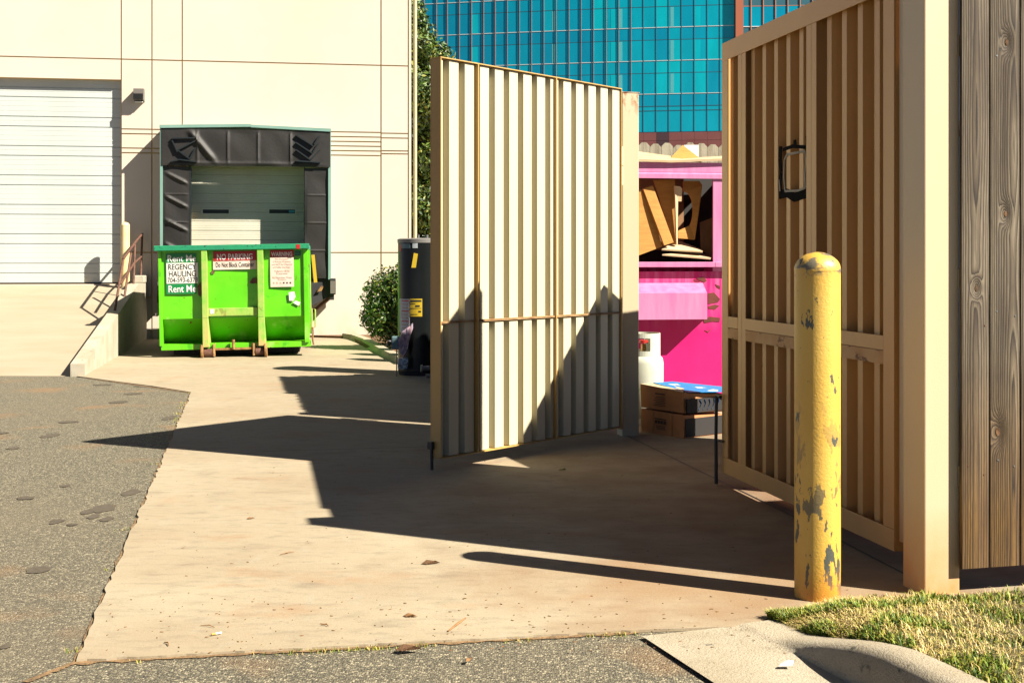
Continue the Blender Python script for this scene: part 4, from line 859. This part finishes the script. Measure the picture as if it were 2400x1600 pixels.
card('cardboard_curl', [(590, 640, .20)] + [(a_, b__, .18) for a_, b__ in arc] + [(528, 1085, .15), (530, 1170, .14), (720, 1185, .16), (770, 850, .20), (805, 560, .19), (770, 515, .20), (590, 515, .21)], 'cardboard', 'cardboard sheet with a big round cut-out at the right of the opening', .02)
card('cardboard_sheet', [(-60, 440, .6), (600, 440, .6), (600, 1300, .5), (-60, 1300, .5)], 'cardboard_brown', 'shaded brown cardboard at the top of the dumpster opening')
card('cardboard_sheet', [(-200, 430, .75), (1000, 430, .75), (1000, 1480, .7), (-200, 1480, .7)], 'box_shade', 'near-black sheet painting the shade deep inside at the back of the dumpster opening')  # added backing: its near-black colour stands for the interior shade
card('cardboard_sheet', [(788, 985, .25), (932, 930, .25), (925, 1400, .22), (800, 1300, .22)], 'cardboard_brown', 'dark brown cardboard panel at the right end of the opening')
card('cardboard_sheet', [(350, 1290, .02), (530, 1190, .30), (800, 1290, .25), (820, 1318, .02)], 'cardboard_pale', 'pale flat cardboard lying under the boxes in the opening', .014)
card('cardboard_sheet', [(355, 1350, -.02), (780, 1325, .25), (915, 1380, .10), (912, 1396, -.02)], 'cardboard_pale', 'lowest pale cardboard sheet sticking out to the right of the opening', .014)
card('cardboard_sheet', [(-30, 280, -.05), (460, 300, -.04), (1250, 270, -.04), (1250, 235, .5), (620, 272, .5), (60, 192, 1.0), (-30, 186, 1.0)], 'cardboard_pale', 'wide pale cardboard sheet lying across the top of the magenta dumpster', .02)
card('cardboard_corner', [(450, 245, .35), (588, 98, .60), (808, 268, .35)], 'cardboard', 'golden cardboard corner pointing up on top of the magenta dumpster', .03)
card('foam_board', [(600, 98, .75), (772, 97, .75), (772, 262, .75), (700, 262, .75)], 'white', 'white square board standing on top of the magenta dumpster', .03, 'board')

# ------------------------------------------------------------------ gas cylinder and boxes
TY = 10.62; tx = A(1508, 607, TY)[0]
tk = thing('gas_cylinder', (tx, TY, .012), 0, 'white propane cylinder with green algae, behind the stacked cardboard boxes', 'gas cylinder')
r = .176; mb = MB(); mb.lathe([(.10, 0), (.11, .02)], 28); mb.v.clear(); mb.f.clear(); mb.mi.clear()
zs_ = A(0, 833, TY)[2]
mb.lathe([(.11, .04), (.15, .06), (r, .11), (r, zs_ - .07), (r * .95, zs_ - .03), (r * .80, zs_ - .005), (r * .5, zs_ + .01), (.02, zs_ + .012)], 36); mb.build('tank_body', 'tankwhite', tk, smooth=True)
mb = MB(); zc2 = A(0, 783, TY)[2]; n_ = 40; rc = .148
for k_ in range(n_):
    a0 = 2 * math.pi * k_ / n_; a1 = 2 * math.pi * (k_ + 1) / n_; am = math.degrees((a0 + a1) / 2) % 360; op = 235 < am < 292 or 80 < am < 120
    for (za_, zb__) in (((zs_ - .01, zc2),) if not op else ((zs_ - .01, zs_ + .035), (zc2 - .04, zc2))):
        mb.hexa([((rc) * math.cos(a0), rc * math.sin(a0), za_), ((rc) * math.cos(a1), rc * math.sin(a1), za_), ((rc - .006) * math.cos(a1), (rc - .006) * math.sin(a1), za_), ((rc - .006) * math.cos(a0), (rc - .006) * math.sin(a0), za_),
                 ((rc) * math.cos(a0), rc * math.sin(a0), zb__), ((rc) * math.cos(a1), rc * math.sin(a1), zb__), ((rc - .006) * math.cos(a1), (rc - .006) * math.sin(a1), zb__), ((rc - .006) * math.cos(a0), (rc - .006) * math.sin(a0), zb__)])
mb.build('collar', 'tankwhite', tk); mb = MB(); mb.tube([(0, 0, zs_), (0, 0, zs_ + .09)], .022, 12); mb.tube([(0, 0, zs_ + .06), (.0, -.07, zs_ + .06)], .018, 12); mb.build('valve', 'brass', tk, smooth=True)
mb = MB(); mb.tube([(-.0, -.02, zs_ + .10), (.0, -.02, zs_ + .125)], .04, 14); mb.build('valve_knob', 'red', tk, smooth=True); mb = MB(); mb.lathe([(.13, 0), (.145, .0), (.145, .06), (.13, .06)], 28); mb.build('foot_ring', 'tankwhite', tk)
bc = Vector(G(1603, 1031)[:2]); bdir = Vector((-.60, .80)); brt = Vector((.80, .60)); BRZ = math.atan2(.60, .80)
def cbox(name, z0, h, label, wy, wx, shift=0.0, top=None):
    o = thing(name, (bc.x, bc.y, z0), BRZ, label, 'cardboard box', 'cardboard boxes stacked by the gate post')
    return o
# local frame: x along right face, y away-left along left face
b1 = cbox('cardboard_box', .013, .19, 'lower brown cardboard box with a printed stamp under the blue-topped one', .5, .45)
mb = MB(); mb.hexa([(0, 0, 0), (.46, 0, 0), (.46, .50, 0), (0, .50, 0), (-.008, -.005, .185), (.46, 0, .16), (.46, .5, .19), (-.0, .5, .19)]); mb.build('carton', 'boxcard', b1)
def lface(mbq, u0, u1, v0, v1, off=-.0115):  # patch on left face (x=0 plane), u along -> from corner
    mbq.hexa([(off, u0, v0), (off + .003, u0, v0), (off + .003, u1, v0), (off, u1, v0), (off, u0, v1), (off + .003, u0, v1), (off + .003, u1, v1), (off, u1, v1)])
mb = MB()
for i in range(4): lface(mb, .20 + i * .033, .225 + i * .033, .09, .115)
lface(mb, .195, .33, .125, .133)
for i in range(3): lface(mb, .21, .31, .045 + i * .012, .049 + i * .012)
mb.build('printed_stamp', 'boxink', b1); mb = MB(); lface(mb, .125, .131, .0, .18); lface(mb, .345, .351, .0, .18); mb.build('tape_seam', 'cardboard', b1)
mb = MB(); mb.box(.01, .45, -.009, -.0065, .01, .155); mb.build('shaded_panel', 'box_shade', b1); b1.children[-1].name = 'shade_panel'  # near-black sheet paints the shade on this box's right face
b2 = cbox('cardboard_box', .215, .17, 'upper brown cardboard box with an open blue printed flap', .5, .45)
mb = MB(); mb.hexa([(0, 0, 0), (.46, 0, -.02), (.46, .50, 0), (0, .50, 0), (-.02, -.01, .165), (.46, -.02, .12), (.46, .5, .17), (-.01, .5, .19)]); mb.build('carton', 'boxcard', b2)
mb = MB(); mb.slab([(-.02, -.012, .168), (-.012, .50, .193), (.26, .50, .185), (.10, .10, .18)], .004, (0, 0, 1)); mb.build('top_flap', 'cardboard_pale', b2)
fz = lambda x, y, o=0.0: (x, y, .169 - .03 * x + .06 * y + o)
mb = MB(); mb.slab([fz(.02, -.03), fz(.60, -.12), fz(.62, .10), fz(.36, .50), fz(.12, .48)], .005, (0, 0, 1)); fl_ = mb.build('blue_flap', 'blueprint', b2)
for pq in ([(.24, -.02), (.27, -.05), (.34, -.05), (.38, -.01), (.37, .03), (.33, .03), (.33, 0), (.29, .0)], [(.41, -.04), (.47, -.06), (.49, -.01), (.44, .0)], [(.28, .12), (.31, .09), (.33, .13), (.38, .12), (.34, .17), (.30, .18)], [(.18, .34), (.28, .34), (.28, .37), (.18, .37)], [(.18, .29), (.20, .29), (.20, .33), (.18, .33)], [(.23, .29), (.25, .29), (.25, .33), (.23, .33)]):
    mb = MB(); mb.slab([fz(x, y, .0055) for x, y in pq], .0008, (0, 0, 1)); mb.build('print', 'white', fl_)
mb = MB(); mb.box(.01, .45, -.026, -.012, .0, .11); mb.build('shade_panel', 'box_shade', b2)  # right-face shade of the upper box, painted as a near-black panel
mb = MB()
for k_ in range(5): mb.tube([(.14 + k_ * .05, -.028, .02), (.17 + k_ * .05, -.03, .07), (.15 + k_ * .055, -.03, .10)], .005, 6)
mb.build('line_drawing', 'linework', b2)
mb = MB(); 
for i in range(6): lface(mb, .19 + .012 * (i % 2), .33 - .014 * (i % 3), .035 + i * .014, .039 + i * .014, -.0215 + .0)
lface(mb, .20, .31, .128, .138, -.0225); mb.build('printed_lines', 'boxink', b2)

# ------------------------------------------------------------------ water heater
WY = 15.12; wx = A(985, 607, WY)[0]; WR = .278
wh = thing('water_heater', (wx, WY, .012), 0, 'tall dark grey water heater tank with yellow label, standing left of the open gate', 'water heater')
zt_ = A(0, 561, WY)[2] - .012
mb = MB(); mb.lathe([(WR, .05), (WR, zt_ - .03)], 64); mb.build('tank', 'heater', wh, smooth=True)
mb = MB(); mb.lathe([(WR + .006, zt_ - .045), (WR + .008, zt_), (WR - .02, zt_ + .012), (.02, zt_ + .018)], 64); mb.build('top_cap', 'heater_cap', wh, smooth=True)
mb = MB(); mb.lathe([(WR * .96, 0), (WR * 1.0, .045)], 48); mb.build('base_ring', 'black', wh, smooth=True)
for x in (-.02, .09): mb = MB(); mb.tube([(x, -.08, zt_), (x, -.08, zt_ + .055)], .018, 12); mb.build('pipe_nipple', 'steel', wh, smooth=True)
def curved(x0, x1, y0, y1, mat, name, par=wh, dr=.003):
    """label wrapped round the tank between two picture columns"""
    mb = MB(); a0 = math.asin(max(-1, min(1, (A(x0, 607, WY - .2)[0] - wx) / WR))); a1 = math.asin(max(-1, min(1, (A(x1, 607, WY - .2)[0] - wx) / WR))); z1 = A(0, y0, WY - WR)[2] - .012; z0 = A(0, y1, WY - WR)[2] - .012; vs = []; n_ = 8
    for i in range(n_ + 1):
        a = a0 + (a1 - a0) * i / n_
        for rr in (WR + dr, WR + .0005):
            for z in (z0, z1): vs.append((rr * math.sin(a), -rr * math.cos(a), z))
    fs = [(4 * i, 4 * i + 4, 4 * i + 5, 4 * i + 1) for i in range(n_)] + [(4 * i + 1, 4 * i + 5, 4 * i + 7, 4 * i + 3) for i in range(n_)] + [(4 * i, 4 * i + 2, 4 * i + 6, 4 * i + 4) for i in range(n_)] + [(0, 1, 3, 2), (4 * n_, 4 * n_ + 2, 4 * n_ + 3, 4 * n_ + 1)]
    mb.add(vs, fs); return mb.build(name, mat, par)
curved(935.5, 961, 700.7, 780, 'label_white', 'label'); yl = curved(961.8, 990.6, 700, 741.5, 'label_yellow', 'label'); curved(935.5, 962, 571, 582, 'label_blue', 'label'); curved(935, 940, 573, 589, 'red', 'label'); curved(968, 980, 566.5, 581.5, 'label_white', 'label')
for (a_, b__, c_, d_) in ((963, 989, 703, 707), (975, 985, 715, 719), (982, 988, 728, 732), (963, 989, 722, 722.8), (963, 975, 711, 712), (963, 980, 736, 737)): curved(a_, b__, c_, d_, 'ink', 'print', yl, .005)
for k_ in range(9): curved(942, 959, 704 + k_ * 8, 706.5 + k_ * 8, 'ink_faded' if k_ % 3 else 'red', 'print', wh, .0045)
mb = MB(); c_ = Vector(A(968, 610, WY - WR - .02)); c_ -= Vector((wx, WY, .012)); mb.slab([c_ + Vector((-.02, 0, -.09)), c_ + Vector((.035, 0, -.09)), c_ + Vector((.06, .005, .08)), c_ + Vector((.01, .005, .09))], .003, (0, -1, 0)); mb.build('hang_tag', 'label_yellow', wh)
def blob(pts, name, mat, par, loc, amp=.02, seed=0):
    o = MB(); o.slab(pts, .05, (0, -1, 0)); ob = o.build(name, mat, par); ob.location = loc; sub = ob.modifiers.new('s', 'SUBSURF'); sub.levels = sub.render_levels = 3; sub.subdivision_type = 'SIMPLE'
    tx_ = bpy.data.textures.new('crumple', 'CLOUDS'); tx_.noise_scale = .07; dsp = ob.modifiers.new('d', 'DISPLACE'); dsp.texture = tx_; dsp.strength = amp; return ob
def rel(x, y): v = Vector(A(x, y, WY - WR - .03)) - Vector((wx, WY, .012)); return v
z4 = lambda X, Y: (800 + X / 3.016, 400 + Y / 3.016)
blob([rel(*z4(*p)) for p in ((440, 1310), (470, 1260), (500, 1120), (503, 1080), (440, 1130), (412, 1180), (410, 1280))], 'parts_bag', 'bag', wh, (0, 0, 0), .05)
blob([rel(*z4(*p)) for p in ((405, 1402), (470, 1395), (472, 1320), (405, 1322))], 'foil_patch', 'foil', wh, (0, 0, 0), .03)
mb = MB(); p0 = rel(*z4(420, 1205)); mb.box(p0.x - .11, p0.x + .0, p0.y - .03, p0.y + .06, p0.z - .10, p0.z + .06); mb.build('gas_control', 'label_blue', wh, bevel=.01)
mb = MB(); mb.tube([p0 + Vector((-.09, 0, 0)), p0 + Vector((-.15, -.02, 0)), p0 + Vector((-.16, -.02, -.05))], .016, 8); mb.tube([p0 + Vector((-.05, .0, -.1)), p0 + Vector((-.05, 0, -.55))], .008, 6); mb.build('gas_pipe', 'steel', wh, smooth=True)
# small cyan-topped appliance beside it
ap = thing('small_appliance', (A(1015, 607, 14.2)[0], 14.2, .012), R(10), 'small grey box with cyan top and valve at the foot of the water heater', 'appliance')
hh = A(0, 836, 14.2)[2]; mb = MB(); mb.hexa([(-.04, -.1, 0), (.3, -.1, 0), (.3, .2, 0), (-.02, .2, 0), (.01, -.07, hh), (.3, -.07, hh), (.3, .18, hh), (.02, .18, hh)]); mb.build('casing', 'steel', ap, bevel=.01)
mb = MB(); mb.hexa([(.02, -.085, hh - .12), (.3, -.085, hh - .12), (.3, .1, hh - .12), (.02, .1, hh - .12), (.03, -.08, hh + .01), (.3, -.08, hh + .01), (.3, .18, hh + .01), (.03, .18, hh + .01)]); mb.build('lid', 'cyan', ap)
mb = MB(); mb.tube([(-.05, -.05, .16), (-.13, -.06, .16)], .03, 10); mb.tube([(-.13, -.06, .16), (-.15, -.06, .16)], .045, 10); mb.tube([(-.04, -.05, .07), (-.09, -.05, .07)], .025, 10); mb.build('valve', 'steel', ap, smooth=True)

# ------------------------------------------------------------------ plants
BLDG_N = Vector((-math.sin(BA), math.cos(BA)))
def leaves(name, parent, pts_nrm, size, mats, wts):
    mb = MB()
    for (p, nn) in pts_nrm:
        a = Vector((random.gauss(0, 1), random.gauss(0, 1), random.gauss(0, 1))); n_ = (nn * 1.1 + a * .6).normalized(); u = n_.cross(Vector((random.gauss(0, 1), random.gauss(0, 1), random.gauss(0, 1)))).normalized(); v = n_.cross(u); s = size * random.uniform(.6, 1.4)
        mb.cm = random.choices(range(len(mats)), wts)[0]
        mb.add([p - u * s, p + v * s * .45 + n_ * s * .12, p + u * s, p - v * s * .45 + n_ * s * .12], [(0, 1, 2, 3)])
    me = bpy.data.meshes.new(name); me.from_pydata(mb.v, [], mb.f)
    for q in mats: me.materials.append(MATS[q])
    me.polygons.foreach_set('material_index', mb.mi); o = bpy.data.objects.new(name, me); COL.objects.link(o); o.parent = parent; return o
def crown_points(blobs, n, reject=None):
    out = []; tot = sum(b_[3] ** 2 for b_ in blobs)
    for (x, y, z, r_) in blobs:
        for _ in range(int(n * r_ * r_ / tot)):
            d = Vector((random.gauss(0, 1), random.gauss(0, 1), random.gauss(0, 1))).normalized(); rr = r_ * random.uniform(.62, 1.12) ** 1; rr *= 1 + .22 * noise.noise(Vector((d.x * 2.2 + x * 3, d.y * 2.2 + z * 2, d.z * 2.2)))
            p = Vector((x, y, z)) + Vector((d.x * rr, d.y * rr, d.z * rr * .9))
            if p.z < .03 or (reject and reject(p)): continue
            out.append((p, d))
    return out
tr = thing('tree', (-1.35, 26.0, 0), 0, 'tall leafy evergreen tree showing in the gap right of the warehouse corner', 'tree')
def rej(p): q = Vector((p.x - 1.35, p.y + 26.0)) - Vector(BO); return q.dot(Vector(BU)) < .12
blobs = []
for i in range(46):
    z = 1.0 + 5.9 * (i / 46) ** .9; R_ = 1.45 * (1 - ((z - .9) / 6.2)) ** .75 + .12; a = random.uniform(0, 6.283); rr = R_ * random.uniform(.25, .85); cx_ = -.25 * (z - 1) / 1.6
    blobs.append((cx_ + rr * math.cos(a), rr * math.sin(a), z, .28 + .26 * (1 - z / 7.5) + random.uniform(0, .12)))
leaves('crown', tr, crown_points(blobs, 44000, rej), .055, ['leaf0', 'leaf1', 'leaf2', 'leaf3'], [5, 4, 3, 1.6])
mb = MB(); mb.tube([(0.1, 0, 0), (.05, 0, 1.2), (-.25, 0, 3), (-.75, 0, 5.6)], [.14, .11, .08, .03], 10)
for i in range(14):
    z = 1.2 + i * .3; a = i * 2.4; x0_ = -.25 * (z - 1) / 1.6; mb.tube([(x0_, 0, z), (x0_ + .7 * math.cos(a), .7 * math.sin(a), z + .5)], [.035, .012], 6)
mb.build('trunk', 'bark', tr, smooth=True)
p = G(903, 824); bs = thing('shrub', (p[0], p[1] + .35, .05), 0, 'rounded green clipped bush against the warehouse wall beside the water heater', 'shrub')
bl = [(0, 0, .55, .38), (.12, .0, .95, .36), (-.05, .1, .8, .36), (.25, .1, .6, .42), (.3, .0, 1.0, .34), (-.12, -.05, .45, .30), (.1, -.1, .3, .32)]
leaves('foliage', bs, crown_points(bl, 9500), .034, ['leaf0', 'leaf1', 'leaf2', 'leaf3'], [5, 4, 4, 1])
mb = MB()
for i in range(7): a = i * .9; mb.tube([(.1, 0, -.05), (.1 + .25 * math.cos(a), .25 * math.sin(a), .8)], [.02, .008], 6)
mb.build('stems', 'bark', bs)
# extra shrubs beyond the gate line (their tops only shade the pavement)
for k_, (x, y_, w_) in enumerate(()): pass

# ------------------------------------------------------------------ glass tower in the distance
tw = thing('office_tower', (26, 142, 0), 0, 'tall teal glass office tower with a curved facade and maroon base', 'tower')
zx = [-190, -110, -30, 50, 130, 215, 290, 373, 457, 540, 620, 703, 787, 870, 955, 1040, 1128, 1212, 1297, 1385, 1470, 1556, 1642, 1730, 1817, 1905, 1993, 2082, 2170, 2268]
xs = [950 + v / 2.94 for v in zx]
def TY_(x): t = (x - 960) / 760; return 149.4 * math.exp(-(8.4e-5 * (x - 960) - (3.6e-5) * (x - 960) ** 2 / 1520))
cols = [(A(x, 607, TY_(x))[0] - 26, TY_(x) - 142) for x in xs]
zy = lambda y: CH + (607 - y) * TY_(1690) / F
FHt = (zy(61.2) - zy(218)) / 2; sill = [zy(218) + FHt * k_ for k_ in range(0, 8)]; sp_h = zy(61.2) - zy(90)
wins = []
def pane(c0, c1, z0, z1, mat, inset=.0):
    wins.append((c0, c1, z0, z1, mat))
nwin = 0; rest = MB(); restm = ['glass0', 'glass1', 'glass2', 'glass3', 'glass_lit']; frames = MB(); sillm = [MB() for _ in range(8)]; frames_f = MB()
def quadbox(mb, c0, c1, z0, z1, dd=0.0, th=.04):
    d = Vector((c1[0] - c0[0], c1[1] - c0[1])).normalized(); nn = Vector((d.y, -d.x)) ; a = Vector(c0) + d * .008 + nn * dd; b_ = Vector(c1) - d * .008 + nn * dd; e_ = nn * -th
    mb.hexa([(a.x, a.y, z0), (b_.x, b_.y, z0), (b_.x + e_.x, b_.y + e_.y, z0), (a.x + e_.x, a.y + e_.y, z0), (a.x, a.y, z1), (b_.x, b_.y, z1), (b_.x + e_.x, b_.y + e_.y, z1), (a.x + e_.x, a.y + e_.y, z1)])
bright = {0: 0, 1: 0, 2: 0, 3: 0, 4: 0, 5: .35}
def tone(i, vis):
    t = (i - 4) / 25; k_ = 0 if t < .25 else 1 if t < .55 else 2  # panes brighten to the right: light on the curved facade put into the glass colour
    if t > .72 and vis: k_ = 2 if random.random() < .5 else 3
    if random.random() < .18: k_ = max(0, min(3, k_ + random.choice((-1, 1))))
    return k_
shown = 0
for f in range(8):
    for i in range(len(cols) - 1):
        c0, c1 = cols[i], cols[i + 1]; s0_ = sill[f]
        # visible if above the gate line and inside the frame
        ysc = 607 - (s0_ + 1 - CH) * F / TY_(xs[i]); vis_ = (ysc > -40) and xs[i] > 960 and (f >= 2 or xs[i] > 1300 or (f == 1 and xs[i] > 1150)) and shown < 96
        mb = MB() if vis_ else rest
        base = tone(i, True)
        mb.cm = base; quadbox(mb, c0, c1, s0_ + .08, s0_ + FHt - sp_h - .04)
        mb.cm = max(0, base - (1 if f % 2 else 0)); quadbox(mb, c0, c1, s0_ + FHt - sp_h + .04, s0_ + FHt - .02)
        if i in (8, 14, 19, 20, 24, 26) and f < 7:
            d = Vector((c1[0] - c0[0], c1[1] - c0[1])); w0, w1 = {8: (.0, .5), 14: (.65, 1), 19: (.35, .8), 20: (0, .3), 24: (.1, .38), 26: (.0, .45)}[i]
            a_ = Vector(c0) + d * w0; b__ = Vector(c0) + d * w1; mb.cm = 4 if i in (24, 14, 20) else 3; quadbox(mb, a_, b__, s0_ + .1, s0_ + FHt - sp_h - .1, .012, .01)
        if vis_: shown += 1; mb.build('window', restm, tw)
        quadbox(sillm[f], c0, c1, s0_ - .015, s0_ + .06, .03, .06)
        quadbox(frames, c0, c1, s0_ + FHt - sp_h - .035, s0_ + FHt - sp_h + .035, .01, .05)
# lowest storey
for i in range(len(cols) - 1):
    c0, c1 = cols[i], cols[i + 1]; rest.cm = 2; quadbox(rest, c0, c1, zy(307), zy(257.5)); rest.cm = 2; quadbox(rest, c0, c1, zy(256.5), zy(247)); rest.cm = 1; quadbox(rest, c0, c1, zy(246), zy(219))
    for y_ in (257, 246.5): quadbox(frames, c0, c1, zy(y_) - .04, zy(y_) + .04, .02, .05)
rs = rest.build('window', restm, tw); rs['kind'] = 'stuff'
ZT = sill[7] + FHt
for i, c in enumerate(cols):
    d = Vector((cols[min(i + 1, len(cols) - 1)][0] - cols[max(i - 1, 0)][0], cols[min(i + 1, len(cols) - 1)][1] - cols[max(i - 1, 0)][1])).normalized(); nn = Vector((d.y, -d.x))
    q = Vector(c); frames.beam((q.x + nn.x * .04, q.y + nn.y * .04, zy(307)), (q.x + nn.x * .04, q.y + nn.y * .04, ZT), .045, .03)
    if i < 22: frames_f.beam((q.x + nn.x * .11 + .03, q.y + nn.y * .11, zy(307)), (q.x + nn.x * .11 + .03, q.y + nn.y * .11, ZT), .06 if i < 11 else .03, .04, up=(nn.x, nn.y, 0))
frames.build('mullions', 'mullion', tw); [q_.build('window_sill', 'sill', tw) for q_ in sillm]; frames_f.build('facade_fins', 'fin', tw)
c = cols[-1]; mb = MB(); mb.box(c[0] + .05, c[0] + .95, c[1] - .5, c[1] + 4, 0, ZT); mb.build('corner_column', 'terracotta', tw)
mb = MB(); pts_ = [(c_[0], c_[1]) for c_ in cols]; mbx = [(p_[0], p_[1] + .12) for p_ in pts_]
poly = mbx + [(mbx[-1][0] + .5, 40), (mbx[0][0], 40)]; mb.slab([(x, y, 0.1) for x, y in poly], ZT - .1, (0, 0, 1)); mb.build('core', 'mullion', tw)
# maroon podium band with joints
mb = MB(); mg = MB()
for i in range(len(cols) - 1):
    for k_ in range(12):
        z1 = zy(308.5) - k_ * 1.0; 
        if i % 2 == 0 or True:
            mb.cm = 1 if i in (23,) else 0; quadbox(mb, cols[i], cols[i + 1], z1 - .97, z1, .15, .2)
mb.build('podium_panels', ['maroon', 'maroon_dark'], tw)
# wing to the right, set back
wg = MB(); wf = MB(); ws = MB(); x0w = cols[-1][0] + 1.0; y0w = cols[-1][1] + 2.6
for k_ in range(14):
    a_ = (x0w + k_ * 1.44, y0w - k_ * .12); b__ = (x0w + (k_ + 1) * 1.44, y0w - (k_ + 1) * .12)
    for f in range(8):
        wg.cm = 0 if (k_ + f) % 3 else 1; s0_ = sill[f] + .3; quadbox(wg, a_, b__, s0_ + .1, s0_ + FHt - sp_h - .04); wg.cm = 2; quadbox(wg, a_, b__, s0_ + FHt - sp_h + .04, s0_ + FHt - .02)
        quadbox(ws, a_, b__, s0_, s0_ + .09, .05, .06); quadbox(wf, a_, b__, s0_ + FHt - sp_h - .04, s0_ + FHt - sp_h + .04, .02, .05)
    wf.beam((a_[0], a_[1] - .05, zy(300)), (a_[0], a_[1] - .05, ZT), .09, .1)
o = wg.build('wing_glazing', ['glass0', 'glass1', 'mullion'], tw); wf.build('wing_mullions', 'fin', tw); ws.build('wing_sills', 'sill', tw)
mb = MB(); mb.box(x0w - .3, x0w + 21, y0w + .1, y0w + 30, 0, ZT); mb.build('wing_core', 'mullion', tw)


# ------------------------------------------------------------------ litter
def leaf_litter(x, y, s, label, mat='deadleaf', a=0.0):
    c = G(x, y, .014); mb = MB(); d = Vector((math.cos(a), math.sin(a), 0)); e_ = Vector((-d.y, d.x, 0))
    mb.slab([-d * s, -d * s * .4 + e_ * s * .35 + Vector((0, 0, s * .3)), d * s * .3 + e_ * s * .4 + Vector((0, 0, s * .15)), d * s, d * s * .4 - e_ * s * .3 + Vector((0, 0, s * .35)), -d * s * .5 - e_ * s * .35], .0015, (0, 0, 1))
    return tag(mb.build('dead_leaf', mat, loc=(c[0], c[1], c[2] + .001)), label, 'leaf', 'leaves on the paving')
leaf_litter(588, 1215, .022, 'curled brown leaf on the sunlit slab left of the gate shadow', a=.3)
leaf_litter(1010, 1320, .045, 'grey-green crumpled leaf left of the bollard shadow tip', 'soil', .2)
leaf_litter(962, 1444, .03, 'small curled brown leaf on the slab near its front edge', a=-.2)
leaf_litter(1318, 1101, .03, 'bright green leaf lying in the shade between the gates', 'leaf3', .5)
leaf_litter(1100, 1546, .02, 'reddish leaf scrap on asphalt just below the slab edge', a=1)
leaf_litter(958, 1522, .05, 'dark leaf clump in the dirt joint at the front slab edge', 'soil', .1)
def twig(x, y, x2, y2, label, r_=.0022):
    a = Vector(G(x, y, .016)); b_ = Vector(G(x2, y2, .016)); mb = MB(); m_ = (a + b_) / 2 + Vector((.005, .006, .004)); mb.tube([Vector(), m_ - a, b_ - a], [r_ * .6, r_, r_ * .5], 6); return tag(mb.build('twig', 'deadleaf', loc=a), label, 'twig', 'twigs on the slab')
twig(1050, 1478, 1092, 1447, 'pale brown curved twig near the front edge of the slab', .005)
twig(470, 1465, 503, 1469, 'thin dark twig beside the cigarette butt')
twig(656, 1299, 690, 1292, 'thin twig on the slab left of the long gate shadow')
twig(385, 1504, 395, 1512, 'short bent twig near the left front corner of the slab', .003)
twig(753, 1463, 770, 1466, 'short straight twig on the slab to the right of the cigarette butt', .003)
cb = thing('cigarette_butt', G(505, 1484, .019), R(35), 'white cigarette butt with orange filter on the front of the slab', 'cigarette butt')
mb = MB(); mb.tube([(0, 0, 0), (.024, 0, 0)], .004, 8); mb.build('paper', 'cig', cb); mb = MB(); mb.tube([(-.016, 0, 0), (-.0002, 0, 0)], .0041, 8); mb.build('filter', 'cigf', cb)
c = G(1845, 1560, .02); mb = MB(); mb.slab([(-.03, -.008, 0), (.015, -.012, .004), (.025, .01, .012), (.005, .008, .016), (-.02, .006, .004)], .004, (0, 0, 1)); tag(mb.build('paper_scrap', 'white', loc=c), 'crumpled white paper scrap lying in the kerb gutter', 'litter')
# fine debris specks
mb = MB()
for i in range(420):
    x = random.uniform(250, 2000); y = random.choice((random.uniform(1040, 1500), random.uniform(1400, 1530))); c = Vector(G(x, y, .013))
    if c.x > 1.0 and c.y < 5.1: continue
    s = random.uniform(.002, .008); a = random.uniform(0, 3.14); d = Vector((math.cos(a), math.sin(a), 0)) * s; e_ = Vector((-d.y, d.x, 0)) * .35; mb.slab([c - d, c - e_, c + d, c + e_], .002, (0, 0, 1))
tag(mb.build('debris', 'deadleaf'), kind='stuff')
